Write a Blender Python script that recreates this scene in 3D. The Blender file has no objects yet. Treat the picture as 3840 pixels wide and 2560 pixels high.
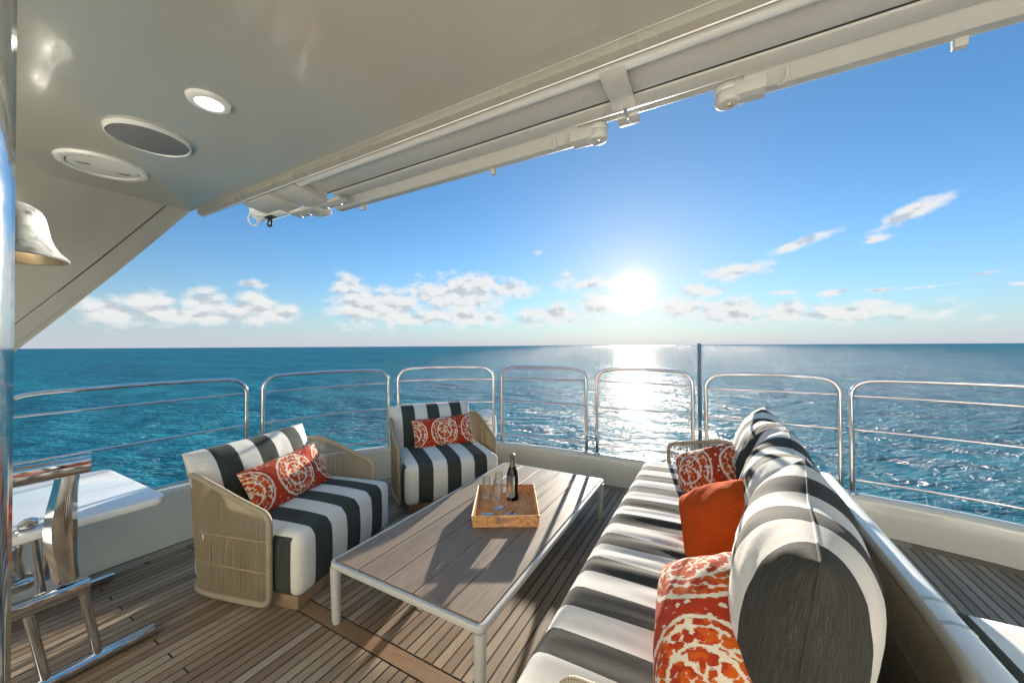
import bpy, bmesh, math, random
import numpy as np
from mathutils import Vector, Matrix
random.seed(7); np.random.seed(7)
R = math.radians
scene = bpy.context.scene
COL = scene.collection

# ------------------------------------------------------------------ camera
SUN_AZ, SUN_EL = R(-10.45), R(7.98)          # azimuth from +Y towards +X
yaw, pitch, roll = R(28.9), R(0.65), R(0.32)
fw = Vector((-math.sin(yaw)*math.cos(pitch), math.cos(yaw)*math.cos(pitch), math.sin(pitch)))
rt = Vector((math.cos(yaw), math.sin(yaw), 0)); up = rt.cross(fw)
rt2 = rt*math.cos(roll) - up*math.sin(roll); up2 = rt*math.sin(roll) + up*math.cos(roll)
cd = bpy.data.cameras.new('camera'); cam = bpy.data.objects.new('camera', cd); COL.objects.link(cam)
cd.sensor_width = 36; cd.lens = 36*1371/3840; cd.clip_start = .02; cd.clip_end = 30000
mw = Matrix((rt2, up2, -fw)).transposed().to_4x4(); mw.translation = (0, 0, 1.45); cam.matrix_world = mw
scene.camera = cam

# ------------------------------------------------------------------ colour management, sun, sky
scene.view_settings.view_transform = 'Standard'; scene.view_settings.look = 'None'
scene.view_settings.gamma = 1; scene.view_settings.use_curve_mapping = False
scene.view_settings.exposure = 1.9
SKY_STRENGTH = 0.05
sl = bpy.data.lights.new('sun', 'SUN'); sun = bpy.data.objects.new('sun', sl); COL.objects.link(sun)
sl.energy = 4.2; sl.angle = R(0.53); sl.color = (1.0, .90, .76)
sdir = Vector((math.sin(SUN_AZ)*math.cos(SUN_EL), math.cos(SUN_AZ)*math.cos(SUN_EL), math.sin(SUN_EL)))
sun.rotation_euler = sdir.to_track_quat('Z', 'Y').to_euler()
cy = scene.cycles
cy.use_denoising = True
try: cy.denoiser = 'OPENIMAGEDENOISE'; cy.denoising_input_passes = 'RGB_ALBEDO_NORMAL'
except Exception: pass
cy.sample_clamp_indirect = 6; cy.sample_clamp_direct = 30; cy.blur_glossy = .3
cy.max_bounces = 10; cy.diffuse_bounces = 5; cy.glossy_bounces = 5; cy.transparent_max_bounces = 24
cy.caustics_reflective = False; cy.caustics_refractive = False

class NT:
    """tiny node-graph builder"""
    def __init__(s, tree): s.t = tree; s.n = tree.nodes; s.l = tree.links
    def put(s, sock, v):
        if isinstance(v, bpy.types.NodeSocket): s.l.new(v, sock)
        elif v is not None:
            try: sock.default_value = v
            except Exception: sock.default_value = (v, v, v)
    def math(s, op, a, b=None, c=None, clamp=False):
        n = s.n.new('ShaderNodeMath'); n.operation = op; n.use_clamp = clamp
        for i, v in enumerate((a, b, c)):
            if v is not None: s.put(n.inputs[i], v)
        return n.outputs[0]
    def vec(s, op, a, b=None, scale=None):
        n = s.n.new('ShaderNodeVectorMath'); n.operation = op
        s.put(n.inputs[0], a)
        if b is not None: s.put(n.inputs[1], b)
        if scale is not None: s.put(n.inputs['Scale'], scale)
        return n.outputs['Value' if op in ('LENGTH', 'DOT_PRODUCT', 'DISTANCE') else 'Vector']
    def sep(s, v):
        n = s.n.new('ShaderNodeSeparateXYZ'); s.put(n.inputs[0], v); return n.outputs
    def comb(s, x=0, y=0, z=0):
        n = s.n.new('ShaderNodeCombineXYZ')
        for i, v in enumerate((x, y, z)): s.put(n.inputs[i], v)
        return n.outputs[0]
    def noise(s, v=None, scale=5, detail=4, rough=.5, dist=0, out=0):
        n = s.n.new('ShaderNodeTexNoise')
        if v is not None: s.put(n.inputs['Vector'], v)
        n.inputs['Scale'].default_value = scale; n.inputs['Detail'].default_value = detail
        n.inputs['Roughness'].default_value = rough; n.inputs['Distortion'].default_value = dist
        return n.outputs[out]
    def voro(s, v, scale=5, feature='F1', rand=1.0, out='Distance'):
        n = s.n.new('ShaderNodeTexVoronoi'); n.feature = feature
        s.put(n.inputs['Vector'], v); n.inputs['Scale'].default_value = scale; n.inputs['Randomness'].default_value = rand
        return n.outputs[out]
    def step(s, v, a, b):                       # smoothstep a..b -> 0..1
        n = s.n.new('ShaderNodeMapRange'); n.interpolation_type = 'SMOOTHSTEP'
        s.put(n.inputs[0], v); s.put(n.inputs[1], a); s.put(n.inputs[2], b); return n.outputs[0]
    def remap(s, v, a, b, c, d):
        n = s.n.new('ShaderNodeMapRange')
        for i, x in enumerate((v, a, b, c, d)): s.put(n.inputs[i], x)
        return n.outputs[0]
    def mix(s, f, a, b, mode='MIX'):
        n = s.n.new('ShaderNodeMix'); n.data_type = 'RGBA'; n.blend_type = mode
        s.put(n.inputs[0], f)
        for i, v in ((6, a), (7, b)):
            if isinstance(v, tuple) and len(v) == 3: v = (*v, 1)
            s.put(n.inputs[i], v)
        return n.outputs[2]
    def bump(s, h, strength=.3, dist=.01, normal=None):
        n = s.n.new('ShaderNodeBump'); n.inputs['Strength'].default_value = strength; n.inputs['Distance'].default_value = dist
        s.put(n.inputs['Height'], h)
        if normal is not None: s.put(n.inputs['Normal'], normal)
        return n.outputs[0]
    def tex(s, which='Object'):
        return s.n.new('ShaderNodeTexCoord').outputs[which]
    def mapv(s, v, loc=(0, 0, 0), rot=(0, 0, 0), sc=(1, 1, 1), kind='POINT'):
        n = s.n.new('ShaderNodeMapping'); n.vector_type = kind; s.put(n.inputs[0], v)
        n.inputs[1].default_value = loc; n.inputs[2].default_value = rot; n.inputs[3].default_value = sc
        return n.outputs[0]

# ---- world: Nishita sky, broken cloud bank low over the sea, bright air round the sun
world = bpy.data.worlds.new('World'); scene.world = world; world.use_nodes = True
W = NT(world.node_tree); W.n.clear()
dirv = W.tex('Generated')
sky = W.n.new('ShaderNodeTexSky'); sky.sky_type = 'NISHITA'; sky.sun_disc = False
sky.sun_elevation = SUN_EL; sky.sun_rotation = SUN_AZ; sky.altitude = 0
sky.air_density = 1.0; sky.dust_density = 0.05; sky.ozone_density = 3.0
dx, dy, dz = W.sep(W.vec('NORMALIZE', dirv))
az = W.math('MULTIPLY', W.math('ARCTAN2', dx, dy), 180/math.pi)
el = W.math('MULTIPLY', W.math('ARCSINE', dz), 180/math.pi)
Q = W.comb(az, el, 0)
BLOBS = [(-76.71,3.83,2.78,1.83,0,1),(-73.79,4.74,2.75,1.68,0,1),(-68.97,5.08,2.4,2.08,0,1),(-63.82,5.41,2.76,1.94,0,1),(-61.46,4.51,2.91,1.49,0,1),(-64.51,8.0,1.72,.6,0,.8),(-74.12,2.8,6.49,.77,0,.55),(-78.21,2.85,1.45,1.11,0,.7),
(-53.02,8.4,2.28,2.14,25,1),(-51.29,5.69,4.38,3.0,0,1.1),(-47.09,5.82,4.62,3.21,0,1.1),(-41.69,7.92,4.22,1.96,0,1),(-36.74,7.68,6.35,3.33,0,1.15),(-33.35,9.71,3.73,1.66,0,1),(-28.92,8.72,4.77,1.67,0,1),(-36.75,4.47,8.65,1.75,0,.95),(-26.22,3.77,4.08,1.22,0,.7),(-20.09,10.54,1.47,.79,0,.8),(-17.12,9.32,4.58,1.17,0,.8),(-21.81,4.8,6.36,1.75,0,.9),(-15.2,6.11,4.83,2.3,0,.9),
(-4.28,5.35,4.23,1.85,0,.95),(-1.5,7.43,3.23,1.19,0,1),(2.77,9.72,3.96,1.13,5,1.05),(2.11,4.42,5.52,2.04,0,1.1),(7.76,4.1,3.3,1.64,0,1),(13.44,3.59,4.3,1.41,0,1),(15.61,4.32,2.09,.87,15,.9),(18.24,2.81,2.37,.83,0,.75),(20.66,2.92,1.58,.62,15,.7),
(9.78,12.3,3.76,.66,15,.95),(19.0,13.62,3.24,.87,22,1.0),(16.04,11.51,1.44,.56,5,.8),(12.52,6.04,1.92,.46,4,.95),(16.31,5.89,1.42,.33,0,.85),(19.21,5.83,2.44,.18,2,.6),(23.16,6.59,1.55,.21,5,.7),(25.47,5.44,.58,.24,0,.7),(23.62,2.47,1.01,.33,8,.45),(7.56,6.41,2.21,.33,0,.6),(-24.45,14.24,1.36,.51,0,.4),
(-70,3.7,10,1.1,0,1.0),(-66,4.6,7,1.1,0,.9),(11,3.5,13,1.0,0,.8),(-22,3.5,13,.9,0,.7),(-45,4.2,9,1.2,0,.9),(-98,4.5,7,1.6,0,1),(-118,5,9,2,0,1),(-150,4,10,1.7,0,1),(38,4,6,1.4,0,.9),(60,4.6,8,1.8,0,1),(95,4,9,1.6,0,1),(140,5,11,2,0,1),(175,4.5,9,1.8,0,1)]
mask = None
for a, e, ra, re, t, w in BLOBS:
    d = W.vec('LENGTH', W.mapv(Q, (a, e, 0), (0, 0, R(t)), (ra*1.42, re*1.4, 1), 'TEXTURE'))
    m = W.math('MULTIPLY', W.math('SUBTRACT', 1, d), w)
    mask = m if mask is None else W.math('MAXIMUM', mask, m)
cq = W.mapv(Q, sc=(1, 1.7, 1))
f1 = W.noise(cq, .40, 8, .55, .3)
dens0 = W.math('ADD', mask, W.math('MULTIPLY', W.math('SUBTRACT', f1, .5), 1.5))
dens = W.step(dens0, .14, .74)
sd = W.vec('DOT_PRODUCT', W.vec('NORMALIZE', dirv), tuple(sdir))
ang = W.math('MULTIPLY', W.math('ARCCOSINE', W.math('MINIMUM', sd, .9999999)), 180/math.pi)
def gauss(s, k): return W.math('MULTIPLY', W.math('EXPONENT', W.math('MULTIPLY', W.math('POWER', W.math('DIVIDE', ang, s), 2), -1)), k)
def expo(s, k): return W.math('MULTIPLY', W.math('EXPONENT', W.math('DIVIDE', ang, -s)), k)
# sky colour: clear blue above, pale towards the sea horizon
hs = W.n.new('ShaderNodeHueSaturation'); W.put(hs.inputs['Color'], sky.outputs[0]); hs.inputs['Saturation'].default_value = 1.0
base = W.mix(1.0, hs.outputs[0], (.66, .97, 1.18), 'MULTIPLY')
base = W.mix(W.math('MULTIPLY', W.math('EXPONENT', W.math('DIVIDE', W.math('MAXIMUM', el, 0), -5.5)), .94), base, (3.15, 3.3, 3.95))
rel = W.math('SUBTRACT', W.noise(W.mapv(Q, (.5, 1.4, 0), sc=(1, 1.7, 1)), .40, 4, .5, .3), W.noise(cq, .40, 4, .5, .3))
base = W.mix(W.math('MULTIPLY', W.step(el, 16, 70), .9), base, (1.3, 2.5, 3.7))
base = W.mix(W.math('MULTIPLY', W.math('EXPONENT', W.math('DIVIDE', ang, -9.0)), .85), base, (4.3, 4.25, 3.95))
shade = W.math('MULTIPLY', W.step(W.math('ADD', rel, W.math('MULTIPLY', W.math('SUBTRACT', dens0, .5), .10)), -.02, .22), .85)
ccol = W.mix(shade, (4.75, 4.75, 4.7), (2.75, 3.0, 3.25))
near_h = W.step(el, .2, 4.0)
cden = W.math('MULTIPLY', dens, W.remap(near_h, 0, 1, .35, .93))
withc = W.mix(cden, base, ccol)
glow = W.math('ADD', gauss(1.6, 26.0), W.math('ADD', expo(2.6, 3.0), 0))
gcol = W.mix(1.0, (1.0, .95, .82), W.comb(glow, glow, glow), 'MULTIPLY')
tot = W.mix(1.0, withc, gcol, 'ADD')
bg = W.n.new('ShaderNodeBackground'); W.put(bg.inputs['Color'], tot); bg.inputs['Strength'].default_value = SKY_STRENGTH
wo = W.n.new('ShaderNodeOutputWorld'); W.l.new(bg.outputs[0], wo.inputs[0])
world.cycles.sampling_method = 'MANUAL'; world.cycles.sample_map_resolution = 2048

# ------------------------------------------------------------------ materials
def mat(name, color=(.8, .8, .8), rough=.5, metal=0.0, spec=.5, coat=0.0, **kw):
    m = bpy.data.materials.new(name); m.use_nodes = True
    b = m.node_tree.nodes['Principled BSDF']
    if color is not None: b.inputs['Base Color'].default_value = (*color, 1)
    b.inputs['Roughness'].default_value = rough; b.inputs['Metallic'].default_value = metal
    b.inputs['Specular IOR Level'].default_value = spec; b.inputs['Coat Weight'].default_value = coat
    b.inputs['Coat Roughness'].default_value = .02
    for k, v in kw.items(): b.inputs[k].default_value = v
    return m, NT(m.node_tree), b

def gel(name, color, rough=.18, coat=.6, dirt=.06):
    m, N, b = mat(name, color, rough, coat=coat)
    p = N.tex('Object')
    n = N.noise(p, 2.3, 6, .6); n2 = N.noise(N.mapv(p, sc=(9, 9, 1.2)), 3, 5, .6)
    f = N.math('MULTIPLY', N.step(N.math('ADD', N.math('MULTIPLY', n, .6), N.math('MULTIPLY', n2, .4)), .42, .68), dirt*4)
    c = tuple(x*k for x, k in zip(color, (.80, .78, .72)))
    N.put(b.inputs['Base Color'], N.mix(f, color, c))
    N.put(b.inputs['Roughness'], N.remap(n, .3, .7, rough*.8, rough*1.3))
    N.put(b.inputs['Normal'], N.bump(N.noise(p, 1.7, 2, .5), .06, .02))
    return m
M_GEL = gel('gelcoat_cream', (.65, .625, .535), .22, .5)
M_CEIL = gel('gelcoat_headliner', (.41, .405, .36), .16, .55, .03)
M_TRIM = gel('painted_trim', (.31, .30, .265), .25, .3, .03)
M_WHITE = gel('gelcoat_white', (.80, .80, .77), .15, .8, .02)
M_MOULD = gel('gelcoat_moulding', (.80, .80, .77), .34, .25, .03)
M_PAINT = gel('painted_aluminium', (.50, .50, .475), .32, .2, .05)

def steel(name, rough=.06, col=(.68, .69, .69)):
    m, N, b = mat(name, col, rough, 1.0)
    p = N.tex('Object'); n = N.noise(p, 14, 5, .6)
    N.put(b.inputs['Roughness'], N.remap(n, .3, .75, rough*.6, rough*2.4))
    N.put(b.inputs['Base Color'], N.mix(N.step(n, .55, .8), col, tuple(c*.78 for c in col)))
    N.put(b.inputs['Normal'], N.bump(N.noise(p, 9, 2, .5), .03, .004))
    return m
M_STEEL = steel('polished_steel'); M_STEEL2 = steel('satin_steel', .16, (.62, .61, .58))
M_BRASS = steel('aged_brass', .28, (.45, .36, .22)); M_BELL = steel('dulled_bell_metal', .5, (.40, .42, .41))
M_RECESS = gel('recess_shade_colour', (.16, .155, .14), .5, 0)  # dark colour stands in for the shade inside the finger recesses
M_BLACK, _, _ = mat('black_plastic', (.012, .012, .012), .4)
M_DARK, _, _ = mat('dark_seal_or_shade', (.03, .03, .03), .7)
M_CAULK, _, _ = mat('black_caulk', (.011, .010, .009), .75)

def teak(name, colA, colB, axis=1, scale=1.0, rough=.62, wear=True):
    m, N, b = mat(name, colA, rough, spec=.3)
    pos = N.n.new('ShaderNodeNewGeometry').outputs['Position'] if axis == 'world' else N.tex('Object')
    oi = N.n.new('ShaderNodeObjectInfo').outputs['Random']
    sc = {0: (1.2, 30, 30), 1: (30, 1.2, 30), 'world': (34, 1.3, 30)}[axis]
    p = N.vec('ADD', N.mapv(pos, sc=tuple(s*scale for s in sc)), N.comb(N.math('MULTIPLY', oi, 37), N.math('MULTIPLY', oi, 91), 0))
    g = N.noise(p, 2.6, 7, .62, .4); g2 = N.noise(p, 12, 4, .6)
    blot = N.noise(pos, 3.2, 4, .6)
    f = N.math('ADD', N.math('MULTIPLY', g, .6), N.math('ADD', N.math('MULTIPLY', oi, .45), N.math('MULTIPLY', blot, .25)))
    c = N.mix(N.step(f, .35, 1.0), colA, colB)
    c = N.mix(N.math('MULTIPLY', N.step(g2, .5, .72), .45), c, tuple(x*.42 for x in colA))
    if wear:
        st = N.step(N.noise(pos, 7.5, 6, .68), .62, .74)
        c = N.mix(N.math('MULTIPLY', st, .5), c, (.09, .055, .030))
        sp = N.step(N.voro(pos, 26, rand=1), .09, .05)
        c = N.mix(N.math('MULTIPLY', sp, .55), c, (.05, .03, .018))
    N.put(b.inputs['Base Color'], c)
    N.put(b.inputs['Roughness'], N.remap(g, .3, .7, rough*.75, rough*1.2))
    N.put(b.inputs['Normal'], N.bump(N.math('ADD', g, N.math('MULTIPLY', g2, .6)), .35, .002))
    return m
M_TEAK = teak('weathered_teak', (.195, .135, .088), (.385, .305, .225), 'world')
M_TEAKR = teak('brown_teak', (.185, .11, .06), (.29, .185, .105), 0)
M_TEAKP = teak('plinth_teak', (.17, .11, .068), (.29, .20, .13), 1)
M_TABLE = teak('tabletop_grey_brown', (.165, .122, .090), (.26, .202, .150), 1, .6, .5, False)

# striped cotton canvas; UV = (across the stripes in metres, along them)
def stripes(name, dark=(.030, .038, .034), light=(.66, .64, .60), heather=.16):
    m, N, b = mat(name, light, .9, spec=.15)
    b.inputs['Sheen Weight'].default_value = .04; b.inputs['Sheen Roughness'].default_value = .5
    uv = N.n.new('ShaderNodeUVMap'); uv.uv_map = 'stripe'
    u, v, _ = N.sep(uv.outputs[0])
    wob = N.math('MULTIPLY', N.math('SUBTRACT', N.noise(uv.outputs[0], 60, 2), .5), .0018)
    k = N.math('FRACT', N.math('DIVIDE', N.math('ADD', N.math('ADD', u, wob), 40*.254), .254))
    isd = N.math('MULTIPLY', N.step(k, .000, .006), N.step(k, .506, .500))
    edge = N.math('MULTIPLY', N.step(N.math('ABSOLUTE', N.math('SUBTRACT', N.math('ABSOLUTE', N.math('SUBTRACT', k, .25)), .25)), .012, .006), .55)
    streak = N.noise(N.mapv(uv.outputs[0], sc=(600, 22, 1)), 1, 3, .6)
    streak2 = N.noise(N.mapv(uv.outputs[0], sc=(260, 700, 1)), 1, 3, .6)
    thr = N.math('ADD', N.math('MULTIPLY', streak, .5), N.math('MULTIPLY', streak2, .5))
    dcol = N.mix(N.step(thr, .44, .66), dark, (heather, heather*.99, heather*.9))
    dcol = N.mix(N.step(N.noise(N.mapv(uv.outputs[0], sc=(90, 5, 1)), 1, 3), .35, .7), dcol, N.mix(.45, dcol, dark))
    lcol = N.mix(N.step(thr, .4, .7), light, tuple(x*.90 for x in light))
    big = N.noise(uv.outputs[0], 5, 4)
    lcol = N.mix(N.math('MULTIPLY', N.step(big, .5, .75), .25), lcol, (.62, .58, .51))
    c = N.mix(isd, lcol, dcol)
    c = N.mix(N.math('MULTIPLY', edge, .35), c, (.10, .10, .09))
    N.put(b.inputs['Base Color'], c)
    h = N.math('ADD', thr, N.math('MULTIPLY', N.noise(uv.outputs[0], 16, 3), .8))
    N.put(b.inputs['Normal'], N.bump(h, .35, .002))
    return m
M_STRIPE = stripes('green_white_stripe_canvas', heather=.10)
M_STRIPE2 = stripes('charcoal_white_stripe_canvas', (.028, .028, .024), (.64, .61, .56), .075)

# ikat medallion cloth; UV = (length in pillow heights, height 0..1)
def ikat(name, aspect, x0, warm=0.0):
    m, N, b = mat(name, (.5, .1, .03), .92, spec=.12)
    b.inputs['Sheen Weight'].default_value = .06
    uv = N.n.new('ShaderNodeUVMap'); uv.uv_map = 'stripe'; P0 = uv.outputs[0]
    jag = N.noise(N.mapv(P0, sc=(46, 18, 1)), 1, 3, .6, out=1)
    P = N.vec('ADD', P0, N.vec('SCALE', N.vec('SUBTRACT', jag, (.5, .5, .5)), scale=.055))
    u, v, _ = N.sep(P)
    px = N.math('SUBTRACT', N.math('FRACT', N.math('ADD', N.math('SUBTRACT', u, x0), 10.5)), .5)
    py = N.math('SUBTRACT', v, .5)
    r = N.math('SQRT', N.math('ADD', N.math('MULTIPLY', px, px), N.math('MULTIPLY', py, py)))
    th = N.math('ARCTAN2', py, px)
    red, org, crm = (.42, .040, .012), (.60, .105, .012), (.76, .68, .54)
    pol = N.comb(N.math('MULTIPLY', th, 1.0), N.math('MULTIPLY', r, 5.5), 0)
    pol2 = N.comb(N.math('MULTIPLY', th, 2.6), N.math('MULTIPLY', r, 13), 0)
    d1 = N.voro(pol, 2.3, rand=.7); d2 = N.voro(pol2, 1.45, rand=.55); vd2 = N.voro(P, 13, rand=.85)
    tone = N.step(N.noise(P, 8, 3), .46, .58)
    rb = N.mix(tone, red, org); vd = d2
    cen = N.mix(N.step(d1, .56, .64), rb, crm)
    cen = N.mix(N.step(r, .075, .05), cen, N.mix(N.step(N.voro(P, 26), .42, .5), rb, crm))
    ringdots = N.mix(N.step(d2, .56, .63), rb, crm)
    fleck = N.mix(N.math('MULTIPLY', N.step(vd2, .33, .25), N.step(N.noise(N.mapv(P, (3, 1, 0)), 5, 2), .36, .46)), red, crm)
    c = N.mix(N.step(r, .215, .223), cen, crm)
    c = N.mix(N.step(r, .240, .248), c, ringdots)
    c = N.mix(N.step(r, .405, .413), c, crm)
    c = N.mix(N.step(r, .436, .444), c, fleck)
    thread = N.noise(N.mapv(P0, sc=(160, 700, 1)), 1, 2, .6)
    c = N.mix(N.math('MULTIPLY', N.step(thread, .45, .7), .28), c, N.mix(1.0, c, (.55, .5, .45), 'MULTIPLY'))
    N.put(b.inputs['Base Color'], c)
    emb = N.math('ADD', N.math('MULTIPLY', N.step(vd, .5, .3), .7), thread)
    N.put(b.inputs['Normal'], N.bump(emb, .55, .003))
    return m
M_IKAT = ikat('ikat_medallion_cloth', 2.0, 1.0)
M_IKAT2 = ikat('ikat_medallion_cloth_sofa', 1.5, .42)
def plain(name, col):
    m, N, b = mat(name, col, .95, spec=.03)
    uv = N.n.new('ShaderNodeUVMap'); uv.uv_map = 'stripe'
    w = N.math('ADD', N.noise(N.mapv(uv.outputs[0], sc=(170, 40, 1)), 1, 3, .6), N.noise(N.mapv(uv.outputs[0], sc=(40, 170, 1)), 1, 3, .6))
    N.put(b.inputs['Base Color'], N.mix(N.step(w, .75, 1.3), tuple(x*.72 for x in col), tuple(min(1, x*1.25) for x in col)))
    N.put(b.inputs['Normal'], N.bump(w, .5, .002)); return m
M_ORANGE = plain('burnt_orange_linen', (.52, .075, .012))

def rope(name, col, along=150):
    m, N, b = mat(name, col, .75, spec=.25)
    uv = N.n.new('ShaderNodeUVMap'); uv.uv_map = 'stripe'
    u, v, _ = N.sep(uv.outputs[0])
    tw = N.math('SINE', N.math('ADD', N.math('MULTIPLY', u, along*6.283), N.math('MULTIPLY', v, 6.283)))
    N.put(b.inputs['Base Color'], N.mix(N.math('MULTIPLY', N.step(tw, 0.2, -1), .55), col, tuple(x*.45 for x in col)))
    N.put(b.inputs['Normal'], N.bump(tw, .6, .002)); return m
M_ROPE = rope('beige_rope', (.37, .295, .195)); M_WRAP = rope('rope_wrapped_rim', (.42, .35, .25), 145)

def rattan(name, c1=(.72, .43, .20), c2=(.50, .25, .095)):
    m, N, b = mat(name, c1, .5, spec=.4)
    p = N.tex('Object')
    n = N.noise(N.mapv(p, sc=(40, 40, 40)), 1, 3, .6)
    N.put(b.inputs['Base Color'], N.mix(N.step(n, .35, .7), c1, c2)); return m
M_RATTAN = rattan('rattan'); M_RATTAND = rattan('dark_rattan', (.62, .36, .20), (.42, .22, .11))

def glassy(name, tint=(.97, .985, .98), refl=1.0):
    m = bpy.data.materials.new(name); m.use_nodes = True; N = NT(m.node_tree); N.n.clear()
    tr = N.n.new('ShaderNodeBsdfTransparent'); tr.inputs[0].default_value = (*tint, 1)
    gl = N.n.new('ShaderNodeBsdfGlossy'); gl.inputs['Roughness'].default_value = .02
    lw = N.n.new('ShaderNodeLayerWeight'); lw.inputs[0].default_value = .5
    f = N.math('MULTIPLY', N.math('ADD', .11, N.math('MULTIPLY', N.math('POWER', lw.outputs['Facing'], 1.8), .95)), refl, clamp=True)
    mx = N.n.new('ShaderNodeMixShader'); N.put(mx.inputs[0], f); N.l.new(tr.outputs[0], mx.inputs[1]); N.l.new(gl.outputs[0], mx.inputs[2])
    o = N.n.new('ShaderNodeOutputMaterial'); N.l.new(mx.outputs[0], o.inputs[0]); return m
M_GLASS = glassy('thin_glass'); M_PANE = glassy('door_glass', (.80, .88, .86))
M_TINT, _, _ = mat('tinted_glass', (.012, .014, .015), .05, spec=.5)
M_BOTTLE, _, _ = mat('dark_green_glass', (.004, .006, .004), .10, spec=.35)
M_FOIL, _, _ = mat('bronze_foil', (.16, .13, .085), .38, .6)
M_LABEL, _, _ = mat('orange_paper_label', (.62, .25, .085), .5)
def emit(name, col, s):
    m = bpy.data.materials.new(name); m.use_nodes = True; b = m.node_tree.nodes['Principled BSDF']
    b.inputs['Base Color'].default_value = (*col, 1); b.inputs['Emission Color'].default_value = (*col, 1); b.inputs['Emission Strength'].default_value = s; return m
M_LAMP = emit('frosted_lamp', (1, .98, .93), 1.3); M_BLUE = emit('blue_led', (.02, .08, .9), 1.2)
M_GRILLE, gN, gb = mat('speaker_mesh', (.30, .30, .31), .55)
gN.put(gb.inputs['Base Color'], gN.mix(gN.noise(gN.tex('Object'), 60, 3), (.13, .13, .14), (.20, .20, .21)))
M_POLE, _, _ = mat('blue_grey_paint', (.10, .15, .21), .35)

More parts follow.
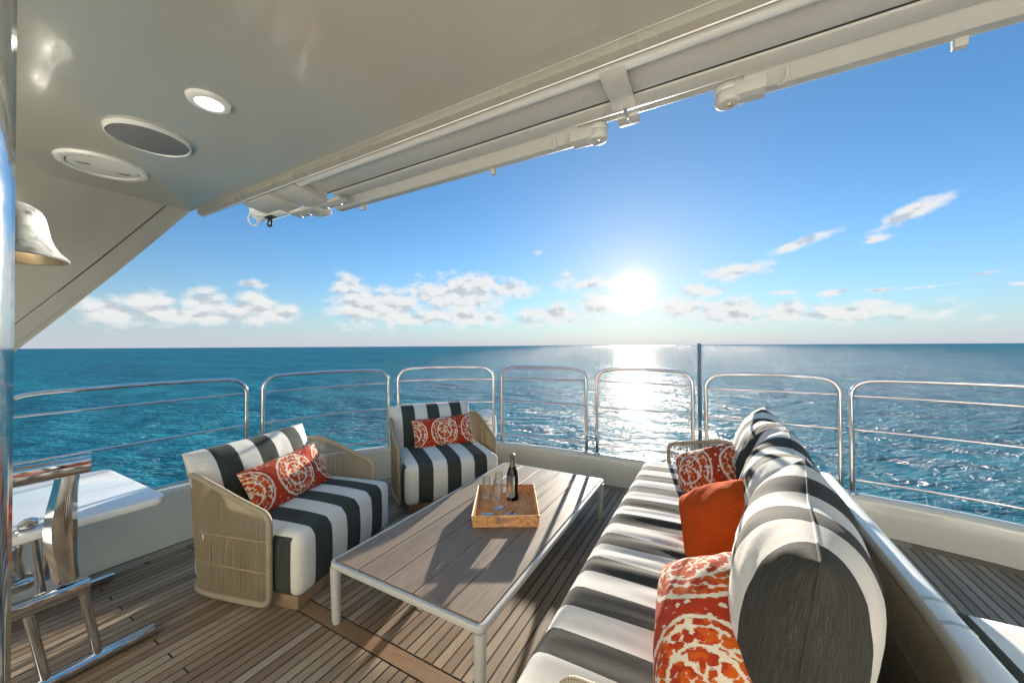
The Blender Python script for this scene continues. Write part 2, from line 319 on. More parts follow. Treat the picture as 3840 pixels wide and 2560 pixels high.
# ------------------------------------------------------------------ mesh helpers
class MB:
    def __init__(s): s.v = []; s.f = []; s.uv = []; s.hasuv = False
    def add(s, vs, fs, uvs=None):
        o = len(s.v); s.v += [tuple(map(float, p)) for p in vs]
        for i, f in enumerate(fs):
            s.f.append(tuple(o+k for k in f)); s.uv.append(uvs[i] if uvs else None)
        if uvs: s.hasuv = True
        return s
    def box(s, c, size, rz=0, M=None):
        hx, hy, hz = (k/2 for k in size); cs, sn = math.cos(rz), math.sin(rz); vs = []
        for x in (-hx, hx):
            for y in (-hy, hy):
                for z in (-hz, hz):
                    vs.append((c[0]+x*cs-y*sn, c[1]+x*sn+y*cs, c[2]+z))
        return s.add(vs, [(0, 1, 3, 2), (4, 6, 7, 5), (0, 4, 5, 1), (2, 3, 7, 6), (0, 2, 6, 4), (1, 5, 7, 3)])
    def tube(s, path, r, seg=8, closed=False, cap=True):
        P = [Vector(p) for p in path]; n = len(P); rr = r if isinstance(r, (list, tuple)) else [r]*n
        T = []
        for i in range(n):
            a = P[(i-1) % n] if (closed or i > 0) else P[i]; b = P[(i+1) % n] if (closed or i < n-1) else P[i]
            T.append((b-a).normalized())
        ref = Vector((0, 0, 1)) if abs(T[0].z) < .9 else Vector((1, 0, 0))
        u = T[0].cross(ref).normalized(); o = []; acc = 0; L = [0]
        for i in range(1, n+1): L.append(L[-1]+(P[i % n]-P[i-1]).length)
        vs = []
        for i in range(n):
            u = (u - T[i]*u.dot(T[i])).normalized(); w = T[i].cross(u)
            for k in range(seg):
                a = 2*math.pi*k/seg; vs.append(P[i]+(u*math.cos(a)+w*math.sin(a))*rr[i])
        fs, uv = [], []
        for i in range(n if closed else n-1):
            j = (i+1) % n
            for k in range(seg):
                k2 = (k+1) % seg
                fs.append((i*seg+k, i*seg+k2, j*seg+k2, j*seg+k))
                uv.append(((L[i], k/seg), (L[i], (k+1)/seg), (L[i+1], (k+1)/seg), (L[i+1], k/seg)))
        if cap and not closed:
            fs.append(tuple(range(seg-1, -1, -1))); uv.append(tuple((0, 0) for _ in range(seg)))
            fs.append(tuple((n-1)*seg+k for k in range(seg))); uv.append(tuple((0, 0) for _ in range(seg)))
        return s.add(vs, fs, uv)
    def lathe(s, prof, c=(0, 0, 0), seg=24, axis='z', M=None):
        vs, fs = [], []; n = len(prof)
        for k in range(seg):
            a = 2*math.pi*k/seg
            for r, z in prof: vs.append(Vector((r*math.cos(a), r*math.sin(a), z)))
        for k in range(seg):
            k2 = (k+1) % seg
            for i in range(n-1):
                f = [k*n+i, k2*n+i, k2*n+i+1, k*n+i+1]
                if prof[i][0] < 1e-6: f = [k*n+i, k2*n+i+1, k*n+i+1]
                elif prof[i+1][0] < 1e-6: f = [k*n+i, k2*n+i, k*n+i+1]
                fs.append(tuple(f))
        if M is not None: vs = [M @ p for p in vs]
        return s.add([p+Vector(c) for p in vs], fs)
    def prism(s, poly, d0, d1, plane='yz'):
        """closed polygon extruded; plane 'yz' -> along x, 'xz' -> along y, 'xy' -> along z"""
        n = len(poly); vs = []
        for d in (d0, d1):
            for a, b in poly: vs.append({'yz': (d, a, b), 'xz': (a, d, b), 'xy': (a, b, d)}[plane])
        fs = [tuple(range(n)), tuple(range(2*n-1, n-1, -1))]
        for i in range(n):
            j = (i+1) % n; fs.append((i, i+n, j+n, j))
        return s.add(vs, fs)
    def build(s, name, m, parent=None, smooth=None, bevel=0, seg=2, angle=35):
        me = bpy.data.meshes.new(name); me.from_pydata(s.v, [], s.f)
        if s.hasuv:
            ul = me.uv_layers.new(name='stripe'); d = []
            for f, uv in zip(s.f, s.uv):
                for k in range(len(f)): d += list(uv[k]) if uv else [0.0, 0.0]
            ul.data.foreach_set('uv', d)
        me.materials.append(m); me.update()
        bm = bmesh.new(); bm.from_mesh(me); bmesh.ops.remove_doubles(bm, verts=bm.verts, dist=1e-6)
        bmesh.ops.recalc_face_normals(bm, faces=bm.faces)
        if bevel:
            es = [e for e in bm.edges if len(e.link_faces) == 2 and e.calc_face_angle(0) > R(angle)]
            bmesh.ops.bevel(bm, geom=es, offset=bevel, segments=seg, profile=.5, affect='EDGES', clamp_overlap=True)
        sm = smooth if smooth is not None else True
        for f in bm.faces: f.smooth = sm
        if sm:
            for e in bm.edges:
                if len(e.link_faces) == 2 and e.calc_face_angle(0) > R(38): e.smooth = False
        bm.to_mesh(me); bm.free()
        o = bpy.data.objects.new(name, me); COL.objects.link(o)
        if parent is not None: o.parent = parent
        return o

def tag(o, label=None, cat=None, group=None, kind=None):
    if label: o['label'] = label
    if cat: o['category'] = cat
    if group: o['group'] = group
    if kind: o['kind'] = kind
    return o
def thing(name, label, cat, loc=(0, 0, 0), rz=0, group=None):
    o = bpy.data.objects.new(name, None); COL.objects.link(o); o.location = loc; o.rotation_euler = (0, 0, rz); o.empty_display_size = .1
    return tag(o, label, cat, group)
def copy_tree(o, parent=None):
    c = o.copy(); COL.objects.link(c)
    if parent is not None: c.parent = parent
    for ch in list(o.children): copy_tree(ch, c)
    return c
def smooth_path(pts, n=8, closed=False):
    """Catmull-Rom through points"""
    P = [Vector(p) for p in pts]; out = []; m = len(P)
    for i in range(m if closed else m-1):
        g = lambda k: P[k % m] if closed else P[max(0, min(m-1, k))]
        a, b, c, d = g(i-1), g(i), g(i+1), g(i+2)
        for t in (k/n for k in range(n)):
            out.append(.5*((2*b)+(c-a)*t+(2*a-5*b+4*c-d)*t*t+(3*b-a-3*c+d)*t**3))
    if not closed: out.append(P[-1])
    return out
def resample(path, step=None, n=None):
    P = [Vector(p) for p in path]; L = [0]
    for a, b in zip(P, P[1:]): L.append(L[-1]+(b-a).length)
    n = n or max(2, int(L[-1]/step)+1); out = []; j = 0
    for i in range(n):
        t = L[-1]*i/(n-1)
        while j < len(P)-2 and L[j+1] < t: j += 1
        k = (t-L[j])/max(1e-9, L[j+1]-L[j]); out.append(P[j].lerp(P[j+1], min(1, max(0, k))))
    return out

# ------------------------------------------------------------------ the sea
def build_sea():
    Z0 = -6.4
    r = [7.0]
    while r[-1] < 12000: r.append(r[-1]+max(.055, r[-1]**2/6200 if r[-1] < 900 else r[-1]*.16))
    r = np.array(r); a = np.radians(np.linspace(-112, 62, 760))
    RR, AA = np.meshgrid(r, a, indexing='ij'); X = RR*np.sin(AA); Y = RR*np.cos(AA)
    dr = np.gradient(r)[:, None]*np.ones_like(AA)
    dA = RR*(a[1]-a[0]); sp = np.maximum(np.minimum(dr, 3.0), dA)
    Zz = np.zeros_like(X); DX = np.zeros_like(X); DY = np.zeros_like(X)
    rng = np.random.RandomState(3)
    wd = math.radians(205)                     # waves run roughly towards the camera's left
    for lam in np.geomspace(.55, 19, 64):
        th = wd+rng.normal(0, .55 if lam < 6 else .38); k = 2*math.pi/lam
        A = .0026*lam**.85*(1 if lam < 6 else (6/lam)**1.0)*rng.uniform(.6, 1.25)
        fade = np.clip(lam/(2.6*sp)-1, 0, 1)
        ph = k*(X*math.sin(th)+Y*math.cos(th))+rng.uniform(0, 6.28)
        Zz += A*fade*np.cos(ph); DX -= .85*A*fade*math.sin(th)*np.sin(ph); DY -= .85*A*fade*math.cos(th)*np.sin(ph)
    V = np.stack([X+DX, Y+DY, Zz+Z0], -1).reshape(-1, 3); nr, na = X.shape
    idx = np.arange(nr*na).reshape(nr, na)
    F = np.stack([idx[:-1, :-1], idx[1:, :-1], idx[1:, 1:], idx[:-1, 1:]], -1).reshape(-1, 4)[:, ::-1]
    me = bpy.data.meshes.new('water'); me.vertices.add(len(V)); me.vertices.foreach_set('co', V.ravel().astype(np.float32))
    me.loops.add(F.size); me.loops.foreach_set('vertex_index', F.ravel().astype(np.int32))
    me.polygons.add(len(F)); me.polygons.foreach_set('loop_start', np.arange(0, F.size, 4, dtype=np.int32)); me.polygons.foreach_set('loop_total', np.full(len(F), 4, dtype=np.int32))
    me.polygons.foreach_set('use_smooth', np.ones(len(F), dtype=bool)); me.update(calc_edges=True)
    m = bpy.data.materials.new('sea_water'); m.use_nodes = True; N = NT(m.node_tree); N.n.clear()
    pos = N.n.new('ShaderNodeNewGeometry').outputs['Position']
    x, y, z = N.sep(pos)
    pr = N.mapv(pos, rot=(0, 0, R(-34))); pp = N.mapv(pr, sc=(1, 2.3, .3)); pq = N.mapv(pr, (7, 3, 0), (0, 0, R(14)), (.8, 2.0, .3))
    def ridge(v): return N.math('SUBTRACT', 1, N.math('POWER', N.math('ADD', N.math('POWER', N.math('SUBTRACT', N.math('MULTIPLY', v, 2), 1), 2), .004), .5))
    n0 = N.noise(pp, .2, 3, .5, .3); nb = N.noise(pq, .62, 3, .5, .3)
    n1 = N.noise(pp, 1.5, 4, .58, .2); n2 = N.noise(pp, 4.5, 2, .5)
    n3 = N.noise(N.mapv(pos, rot=(0, 0, R(-18)), sc=(.012, .05, 0)), 1, 5, .6)
    n4 = N.noise(N.mapv(pos, rot=(0, 0, R(-25)), sc=(.09, .26, 0)), 1, 4, .6)
    c = N.mix(N.step(n3, .36, .64), (.018, .195, .272), (.016, .145, .226))
    c = N.mix(N.step(n4, .42, .66), c, N.mix(1.0, c, (.6, .74, .78), 'MULTIPLY'))
    hh = N.math('ADD', N.math('ADD', N.math('ADD', N.math('MULTIPLY', ridge(n0), .9), N.math('MULTIPLY', n0, 2.4)), N.math('ADD', N.math('MULTIPLY', ridge(nb), .35), N.math('MULTIPLY', nb, .9))), N.math('ADD', N.math('MULTIPLY', n1, 1.0), N.math('MULTIPLY', n2, .12)))
    crest = N.math('MULTIPLY', N.step(ridge(nb), .93, .99), N.step(N.noise(pp, 3.2, 6, .7), .60, .68))
    foam = N.math('MULTIPLY', N.math('MULTIPLY', crest, N.step(n0, .52, .62)), .7)
    dist = N.vec('LENGTH', pos)
    nrm = N.bump(hh, 1.0, 1.45)
    nsoft = N.bump(hh, 1.0, .50)
    df = N.n.new('ShaderNodeBsdfDiffuse'); N.put(df.inputs['Color'], N.mix(foam, c, (.7, .74, .74))); N.put(df.inputs['Normal'], nsoft)
    gl = N.n.new('ShaderNodeBsdfGlossy'); N.put(gl.inputs['Normal'], nrm); gl.inputs['Color'].default_value = (.72, .72, .72, 1)
    N.put(gl.inputs['Roughness'], N.math('ADD', N.math('MULTIPLY', foam, .4), N.remap(N.math('LOGARITHM', dist, 10), 1.1, 2.7, .13, .17)))
    lw = N.n.new('ShaderNodeLayerWeight'); lw.inputs[0].default_value = .5; N.put(lw.inputs['Normal'], nrm)
    f = N.math('ADD', .02, N.math('MULTIPLY', N.math('POWER', lw.outputs['Facing'], 5), .45), clamp=True)
    mx = N.n.new('ShaderNodeMixShader'); N.put(mx.inputs[0], f); N.l.new(df.outputs[0], mx.inputs[1]); N.l.new(gl.outputs[0], mx.inputs[2])
    wo_ = N.n.new('ShaderNodeOutputMaterial'); N.l.new(mx.outputs[0], wo_.inputs[0])
    me.materials.append(m)
    o = bpy.data.objects.new('water', me); COL.objects.link(o); o['kind'] = 'structure'
    # calm sheet under and ahead of the yacht, out to the horizon
    mb = MB(); n = 48; a0, a1 = math.radians(62), math.radians(248)
    vs = [(0, 0, Z0-.75)]+[(12000*math.sin(a0+(a1-a0)*i/n), 12000*math.cos(a0+(a1-a0)*i/n), Z0-.02) for i in range(n+1)]
    inner = [(7*math.sin(2*math.pi*i/40), 7*math.cos(2*math.pi*i/40), Z0-.7) for i in range(40)]
    mb.add(vs, [(0, i+1, i+2) for i in range(n)])
    mb.add([(0, 0, Z0-.72)]+inner, [(0, i+1, (i+1) % 40+1) for i in range(40)])
    w2 = mb.build('water', m, None, False); w2['kind'] = 'structure'
build_sea()

# ------------------------------------------------------------------ hull edge curve (crest line of the bulwark)
CREST = smooth_path([(-3.70, -1.6, .37), (-3.70, -.4, .37), (-3.705, .75, .37), (-3.695, 1.3, .362), (-3.672, 1.79, .348), (-3.52, 2.45, .33), (-3.24, 3.03, .31), (-2.80, 3.47, .302), (-2.285, 3.775, .296), (-1.72, 3.86, .292), (-1.16, 3.885, .289), (-.55, 3.892, .284), (-.12, 3.885, .28),
                     (.40, 3.90, .275), (.92, 3.862, .27), (1.35, 3.80, .268), (1.78, 3.68, .265), (2.35, 3.41, .265), (2.95, 2.95, .265), (3.4, 2.2, .27), (3.62, 1.2, .28), (3.68, 0, .29), (3.68, -1.6, .30)], 8)
def inset_at(p):
    if p.x < -2.2: t = min(1, (p.x+3.7)/1.5); return .20*(1-t)+.075*t
    return .075
def crest_normals():
    N = []
    for i in range(len(CREST)):
        a = CREST[max(0, i-1)]; b = CREST[min(len(CREST)-1, i+1)]; t = (b-a); t.z = 0; t.normalize()
        N.append(Vector((t.y, -t.x, 0)))        # inward (deck is to the right of travel)
    return N
CN = crest_normals()
FOOT = [p+n*inset_at(p) for p, n in zip(CREST, CN)]
def y_edge(x):
    """aft limit of the deck at this x"""
    best = None
    for a, b in zip(FOOT, FOOT[1:]):
        if (a.x-x)*(b.x-x) <= 0 and abs(a.x-b.x) > 1e-9:
            y = a.y+(b.y-a.y)*(x-a.x)/(b.x-a.x)
            if best is None or y > best: best = y
    return best if best is not None else -9

def build_bulwark():
    t = thing('bulwark', 'low cream bulwark curving round the stern of the teak deck', 'bulwark')
    prof = []
    for p, n, f in zip(CREST, CN, FOOT):
        z = p.z
        ring = [f+Vector((0, 0, -.02))-Vector((0, 0, f.z)), f.lerp(p+n*.052, .5)*1.0]
        ring[1].z = z*.5
        def at(d, zz): q = p+n*d; return Vector((q.x, q.y, zz))
        ring += [at(.056, z-.045), at(.050, z-.022), at(.036, z-.006), at(.015, z), at(-.02, z), at(-.045, z-.008), at(-.062, z-.028), at(-.068, z-.06), at(-.09, 0), at(-.02, -1.4)]
        prof.append(ring)
    mb = MB(); k = len(prof[0]); vs = [v for r in prof for v in r]
    mb.add(vs, [(i*k+j, (i+1)*k+j, (i+1)*k+j+1, i*k+j+1) for i in range(len(prof)-1) for j in range(k-1)])
    o = mb.build('wall', M_GEL, t); 
    # small drain studs on the cap
    for x, y in ((-2.02, 3.80), (-1.35, 3.845), (-.95, 3.84), (-3.42, 2.5)):
        pz = min(CREST, key=lambda q: (q.x-x)**2+(q.y-y)**2)
        m = MB(); m.lathe([(0, .022), (.004, .020), (.005, .012), (.002, .006), (.002, 0)], (pz.x, pz.y, pz.z-.002), 8); m.build('stud', M_BLACK, t)
    # low blue courtesy light in the port side
    m = MB(); Mx = Matrix.Rotation(R(90), 4, 'Y'); px = -3.53
    m.lathe([(0, .012), (.038, .012), (.045, .006), (.046, -.03)], (px, .575, .14), 24, M=Mx); cl = m.build('courtesy_light', M_PAINT, t)
    m = MB(); m.box((px+.013, .575, .113), (.006, .04, .012)); m.build('blue_lens', M_BLUE, cl)
build_bulwark()

# ------------------------------------------------------------------ the deck
deckmb = MB()
pts = [(f.x, f.y) for f in FOOT]
deckmb.prism([(p.x-n.x*.03, p.y-n.y*.03) for p, n in zip(FOOT, CN)], -.10, -.0022, 'xy')
deck = deckmb.build('deck', M_CAULK, None, False); deck['kind'] = 'structure'
PITCH, GAP = .0545, .0076
def plank(poly, m=M_TEAK, name='plank', z=0.0):
    mb = MB(); n = len(poly)
    cx = sum(p[0] for p in poly)/n; cy_ = sum(p[1] for p in poly)/n
    mb.prism([(p[0]-cx, p[1]-cy_) for p in poly], -.012, 0, 'xy')
    o = mb.build(name, m, deck, False, .0012, 1); o.location = (cx, cy_, z+random.uniform(-.0007, .0004)); return o
nx = 0; x = -3.43
while x < 2.75:
    a, b = x+GAP/2, x+PITCH-GAP/2; xm = (a+b)/2
    hidden = -.42 < x < .66
    ya, yb = y_edge(a)-.105, y_edge(b)-.105
    # forward field, up to the king plank
    lo = -1.3 if x > -2.9 else -.6
    if xm < 1.1:
        top = 1.205-GAP/2
        ya1, yb1 = min(top, ya), min(top, yb)
        if not hidden and nx % 3 == 0 and x < -.6:
            plank([(a, lo), (b, lo), (b, .742-GAP/2), (a, .742-GAP/2)]); plank([(a, .742+GAP/2), (b, .742+GAP/2), (b, yb1), (a, ya1)])
        elif not hidden and nx % 3 == 1 and -2.6 < x < -.6:
            plank([(a, lo), (b, lo), (b, -.02), (a, -.02)]); plank([(a, -.012), (b, -.012), (b, yb1), (a, ya1)])
        elif min(ya1, yb1) > lo: plank([(a, lo), (b, lo), (b, yb1), (a, ya1)])
        st = 1.292+GAP/2
    else: st = .2
    # aft field, up to the margin board
    if min(ya, yb) > st+.15 and xm < 2.6:
        cuts = [] if hidden else [random.choice([1.52, 1.80, 2.08, 2.36])+.28*(nx % 3)] if nx % 2 == 0 else []
        if xm > 1.1: cuts = [1.75+.35*(nx % 3)] if nx % 2 else []
        s = st
        for c in cuts:
            if s+.2 < c < min(ya, yb)-.2:
                plank([(a, s), (b, s), (b, c-GAP/2), (a, c-GAP/2)]); s = c+GAP/2
        plank([(a, s), (b, s), (b, yb), (a, ya)])
    nx += 1; x += PITCH
# king plank across the deck, and the margin board round the edge
for x0, x1 in ((-3.38, -2.05), (-2.044, -.62), (-.614, 1.05)):
    plank([(x0, 1.209), (x1, 1.209), (x1, 1.288), (x0, 1.288)], M_TEAKR, 'king_plank')
fr = resample(FOOT, .02); 
def inward(i):
    a, b = fr[max(0, i-1)], fr[min(len(fr)-1, i+1)]; t = (b-a); t.z = 0; t.normalize(); return Vector((t.y, -t.x, 0))
i0 = min(range(len(fr)), key=lambda i: abs(fr[i].y+.5)+abs(fr[i].x+3.5)); 
cuts = list(range(i0, len(fr)-40, 34))
for c0, c1 in zip(cuts, cuts[1:]):
    k = list(range(c0, c1+1, 4)); k = k if k[-1] == c1 else k+[c1]
    o_ = [(fr[i]+inward(i)*.012) for i in k]; n_ = [(fr[i]+inward(i)*.098) for i in k]
    poly = [(p.x, p.y) for p in o_]+[(p.x, p.y) for p in reversed(n_)]
    plank(poly, M_TEAK, 'margin_plank')
m = MB(); m.lathe([(0, .003), (.012, .003), (.014, 0)], (-3.36, .98, .001), 12); o = m.build('deck_plug', M_DARK, deck)

# ------------------------------------------------------------------ stainless rails
def crest_between(A, B):
    ia = min(range(len(CREST)), key=lambda i: (CREST[i].x-A[0])**2+(CREST[i].y-A[1])**2); ib = min(range(len(CREST)), key=lambda i: (CREST[i].x-B[0])**2+(CREST[i].y-B[1])**2)
    mid = [CREST[i] for i in range(ia+1, ib)]
    mid = [p for p in mid if (p.xy-Vector(A)).length > .08 and (p.xy-Vector(B)).length > .08]
    zA, zB = CREST[ia].z, CREST[ib].z
    return resample([Vector((A[0], A[1], zA))]+mid+[Vector((B[0], B[1], zB))], n=40)
def rail_panel(A, B, label, top=1.18, bars=(1.05, .775, .39), sleeve=False):
    P = crest_between(A, B); c = P[0]
    t = thing('railing_panel', label, 'railing', (c.x, c.y, c.z), 0, 'stainless railing panels round the stern')
    off = c.copy(); L = [0]
    for p, q in zip(P, P[1:]): L.append(L[-1]+(q-p).length)
    tot = L[-1]
    def onp(s):
        for i in range(len(L)-1):
            if L[i+1] >= s: return P[i].lerp(P[i+1], (s-L[i])/(L[i+1]-L[i]))
        return P[-1]
    rad = .125; pl = []
    pl.append(onp(0)); pl.append(Vector((*onp(0).xy, top-rad)))
    for k in range(1, 9):
        a = math.pi/2*k/8; q = onp(rad*(1-math.cos(a))); pl.append(Vector((q.x, q.y, top-rad+rad*math.sin(a))))
    for s in np.linspace(rad, tot-rad, 24)[1:-1]:
        q = onp(s); pl.append(Vector((q.x, q.y, top+.012*math.sin(math.pi*s/tot))))
    for k in range(8, -1, -1):
        a = math.pi/2*k/8; q = onp(tot-rad*(1-math.cos(a))); pl.append(Vector((q.x, q.y, top-rad+rad*math.sin(a))))
    pl.append(onp(tot))
    m = MB(); m.tube([p-off for p in pl], .0165, 14); m.build('hoop', M_STEEL, t)
    for z in bars:
        m = MB(); m.tube([Vector((q.x, q.y, z))-off for q in (onp(s) for s in np.linspace(0, tot, 22))], .0088, 10); m.build('rail', M_STEEL, t)
    for q in (P[0], P[-1]):
        m = MB(); m.lathe([(0, .012), (.0235, .012), (.030, .007), (.038, .004), (.039, -.006)]+[], q-off, 20)
        if sleeve: m.lathe([(.0175, .13), (.0215, .125), (.0215, .0)], q-off, 20)
        m.build('foot', M_STEEL, t)
    return t
rail_panel((-3.703, .42), (-3.678, 1.724), 'leftmost railing panel, behind the white bar table', 1.165, (1.035, .75, .385))
rail_panel((-3.672, 1.856), (-3.272, 2.985), 'railing panel rising behind the nearer armchair', 1.175, (1.03, .74, .385))
rail_panel((-3.205, 3.07), (-2.328, 3.746), 'railing panel rising behind the farther armchair', 1.185, (1.05, .775, .39))
rail_panel((-2.241, 3.80), (-1.22, 3.872), 'railing panel just right of the white antenna dome', 1.187, (1.062, .795, .394))
rail_panel((-1.106, 3.877), (-.182, 3.88), 'railing panel in front of the sun glitter on the water', 1.187, (1.06, .79, .39))
rail_panel((-.07, 3.88), (.885, 3.872), 'railing panel behind the far end of the sofa, beside the thin pole', 1.17, (1.04, .765, .36))
rail_panel((.953, 3.862), (2.38, 3.40), 'rightmost railing panel, above the empty teak side deck', 1.157, (1.037, .77, .375), True)

# thin staff outside the rail
m = MB(); m.tube([(-.125, 4.0, -1.2), (-.125, 4.0, 1.462)], .0155, 12)
o = m.build('flag_staff', M_POLE); tag(o, 'thin blue grey pole standing outside the railing, up to the horizon', 'pole')
m = MB(); m.lathe([(.0158, .0), (.019, .003), (.019, .028), (.0158, .031)], (-.125, 4.0, .62), 12); m.build('collar', M_STEEL, o)

# ------------------------------------------------------------------ antenna dome with lettering
dome = thing('antenna_dome', 'small white satellite dome beyond the farther armchair, behind the rail', 'antenna', (-2.735, 4.2, .235))
m = MB(); pr = [(.0, -.02), (.15, -.02), (.156, .0), (.158, .03), (.156, .06), (.152, .12), (.15, .195)]
pr += [(.15*math.cos(a), .195+.15*math.sin(a)) for a in np.linspace(.1, math.pi/2-.001, 12)]; pr[-1] = (0, pr[-1][1])
m.lathe(pr, seg=40); m.build('radome', M_WHITE, dome)
m = MB(); m.tube([(0, 0, -.02), (0, 0, -1.2)], .03, 12); m.build('mast', M_WHITE, dome)
def dome_pt(s, z, lift=.0012):
    """point on the cylinder part; s = metres round from the side that faces the seats"""
    base = math.atan2(-4.2, 2.75)+R(7); rr = (.1525 if z < .195 else math.sqrt(max(1e-6, .15**2-(z-.195)**2))+.001)+lift
    a = base+s/.152; return Vector((rr*math.cos(a), rr*math.sin(a), z)), Vector((-math.sin(a), math.cos(a), 0)), Vector((math.cos(a), math.sin(a), 0))
try:
    for i, chh in enumerate('GLOMEX'):
        cu = bpy.data.curves.new('letter', 'FONT'); cu.body = chh; cu.size = .046; cu.align_x = 'CENTER'; cu.align_y = 'CENTER'; cu.extrude = .0006; cu.offset = .0011
        to = bpy.data.objects.new('letter', cu); COL.objects.link(to)
        dg = bpy.context.evaluated_depsgraph_get(); me = bpy.data.meshes.new_from_object(to.evaluated_get(dg)); COL.objects.unlink(to); bpy.data.objects.remove(to)
        o = bpy.data.objects.new('letter', me); COL.objects.link(o); me.materials.clear(); me.materials.append(M_BLACK); o.parent = dome
        s = (i-2.5)*.034; z = .165-.9*s*s*7
        p, tx, nrm = dome_pt(s, z); upv = nrm.cross(tx)
        rotm = Matrix((tx, upv, nrm)).transposed() @ Matrix.Rotation(-s*7.5, 3, 'Z')
        o.matrix_local = Matrix.Translation(p) @ rotm.to_4x4()
except Exception as ex: print('letters', ex)
for rr_ in (.012, .021, .030):
    m = MB(); path = [dome_pt(rr_*math.sin(a)*1.0, .203+rr_*math.cos(a)-.006, .0016)[0] for a in np.linspace(-.85, .85, 9)]
    m.tube(path, .0021, 6); m.build('signal_arc', M_BLACK, dome)

# ------------------------------------------------------------------ roof overhang, headliner, side wing
ZC = 2.25
roof = thing('roof_overhang', 'glossy white roof overhang above the seating, open at the stern', 'roof')
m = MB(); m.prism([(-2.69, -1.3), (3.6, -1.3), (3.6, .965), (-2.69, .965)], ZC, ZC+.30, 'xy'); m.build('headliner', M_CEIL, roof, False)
# thin trim lip along the aft edge of the headliner
m = MB(); m.prism([(.968, ZC-.001), (.972, 2.226), (.984, 2.220), (.994, 2.217), (1.000, 2.215), (1.006, 2.221), (1.006, 2.50), (.968, 2.50)], -2.62, 3.6, 'yz'); m.build('trim_lip', M_TRIM, roof, True)
m = MB(); m.tube([(-2.62, .9945, 2.2175), (3.6, .9945, 2.2175)], .0022, 6); m.build('trim_bead', M_WHITE, roof)
m = MB(); m.tube([(-2.64, .9655, 2.2485), (3.6, .9655, 2.2485)], .0014, 5); m.build('seam', M_PAINT, roof)

# side wing: panel that slopes down and outwards from the port edge of the headliner
def wing_pt(s, d):
    """s 0..1 down the aft edge, d metres forward of it"""
    a = Vector((-2.69, .965, ZC)); b = Vector((-3.115, .405, 1.43)); e = a.lerp(b, s)
    bow = .035*math.sin(math.pi*min(s, 1)); return Vector((e.x-.0*d, e.y-d-bow*.0+bow*.25, e.z))
wing = thing('side_wing', 'glossy cream wing panel sloping down from the left edge of the roof', 'roof panel')
def strip(d0, d1, lift=0.0, s1=1.75, n=26):
    mb = MB(); vs = []
    nn = Vector((.82, 0, -.43)).normalized()
    for i in range(n+1):
        s = s1*i/n
        for d in (d0, d1): vs.append(wing_pt(s, d)+nn*lift)
        for d in (d1, d0): vs.append(wing_pt(s, d)-nn*.05)
    fs = []
    for i in range(n):
        for j in range(4): fs.append((i*4+j, i*4+(j+1) % 4, (i+1)*4+(j+1) % 4, (i+1)*4+j))
    fs += [(0, 3, 2, 1), (n*4, n*4+1, n*4+2, n*4+3)]
    mb.add(vs, fs); return mb
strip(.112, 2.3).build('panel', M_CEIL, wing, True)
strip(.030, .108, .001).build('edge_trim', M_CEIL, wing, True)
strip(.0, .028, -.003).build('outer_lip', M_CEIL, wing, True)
m = MB(); m.tube([wing_pt(s, .110)+Vector((.002, 0, -.001)) for s in np.linspace(.0, .62, 12)], .0022, 5); m.build('seam', M_DARK, wing)

# ceiling fittings
def downlight():
    t = thing('ceiling_light', 'round white recessed downlight, lit, in the roof', 'light', (-1.43, .56, ZC))
    m = MB(); m.lathe([(.036, -.003), (.038, -.010), (.048, -.012), (.057, -.008), (.0605, .001)], seg=40); m.build('ring', M_WHITE, t)
    m = MB(); m.lathe([(0, -.0045), (.030, -.0048), (.0375, -.003)], seg=32); m.build('lens', M_LAMP, t)
downlight()
sp_ = thing('ceiling_speaker', 'round grey speaker grille in the roof between lamp and hatch', 'speaker', (-1.878, .548, ZC))
m = MB(); m.lathe([(.112, -.006), (.116, -.014), (.121, -.012), (.124, .001)], seg=56); m.build('rim', M_WHITE, sp_)
m = MB(); m.lathe([(0, -.019), (.04, -.0185), (.08, -.0165), (.1125, -.0105)], seg=56); m.build('grille', M_GRILLE, sp_)
ha = thing('inspection_hatch', 'round white inspection hatch with two finger recesses in the roof', 'hatch', (-2.345, .535, ZC))
m = MB(); m.lathe([(.110, -.004), (.112, -.011), (.124, -.013), (.138, -.010), (.144, .001)], seg=56); m.build('ring', M_WHITE, ha)
m = MB(); m.lathe([(0, -.0095), (.09, -.009), (.106, -.0075), (.108, -.002)], seg=56); m.build('cover', M_WHITE, ha)
for sx in (-1, 1):  # raised dark crescents; the recess shade is painted in their colour
    m = MB(); vs = []; n = 14
    for i in range(n+1):
        a = math.pi*i/n; vs.append((.024*math.cos(a), .018*math.sin(a), -.0108))
    ang_ = R(64); ca, sa = math.cos(ang_), math.sin(ang_)
    vs = [((x*ca-y*sa), (x*sa+y*ca)+sx*.062, z) for x, y, z in vs]
    m.add([(v[0], v[1], -.0102) for v in vs]+[(v[0], v[1], -.004) for v in vs], [tuple(range(n+1))]+[(i, i+1, i+n+2, i+n+1) for i in range(n)]); m.build('finger_recess_shade', M_RECESS, ha, False)
for k in range(8):
    a = 2*math.pi*(k+.3)/8; m = MB(); m.lathe([(0, -.0145), (.0035, -.0142), (.0045, -.012)], (.127*math.cos(a), .127*math.sin(a), 0), 8); m.build('screw', M_STEEL2, ha)

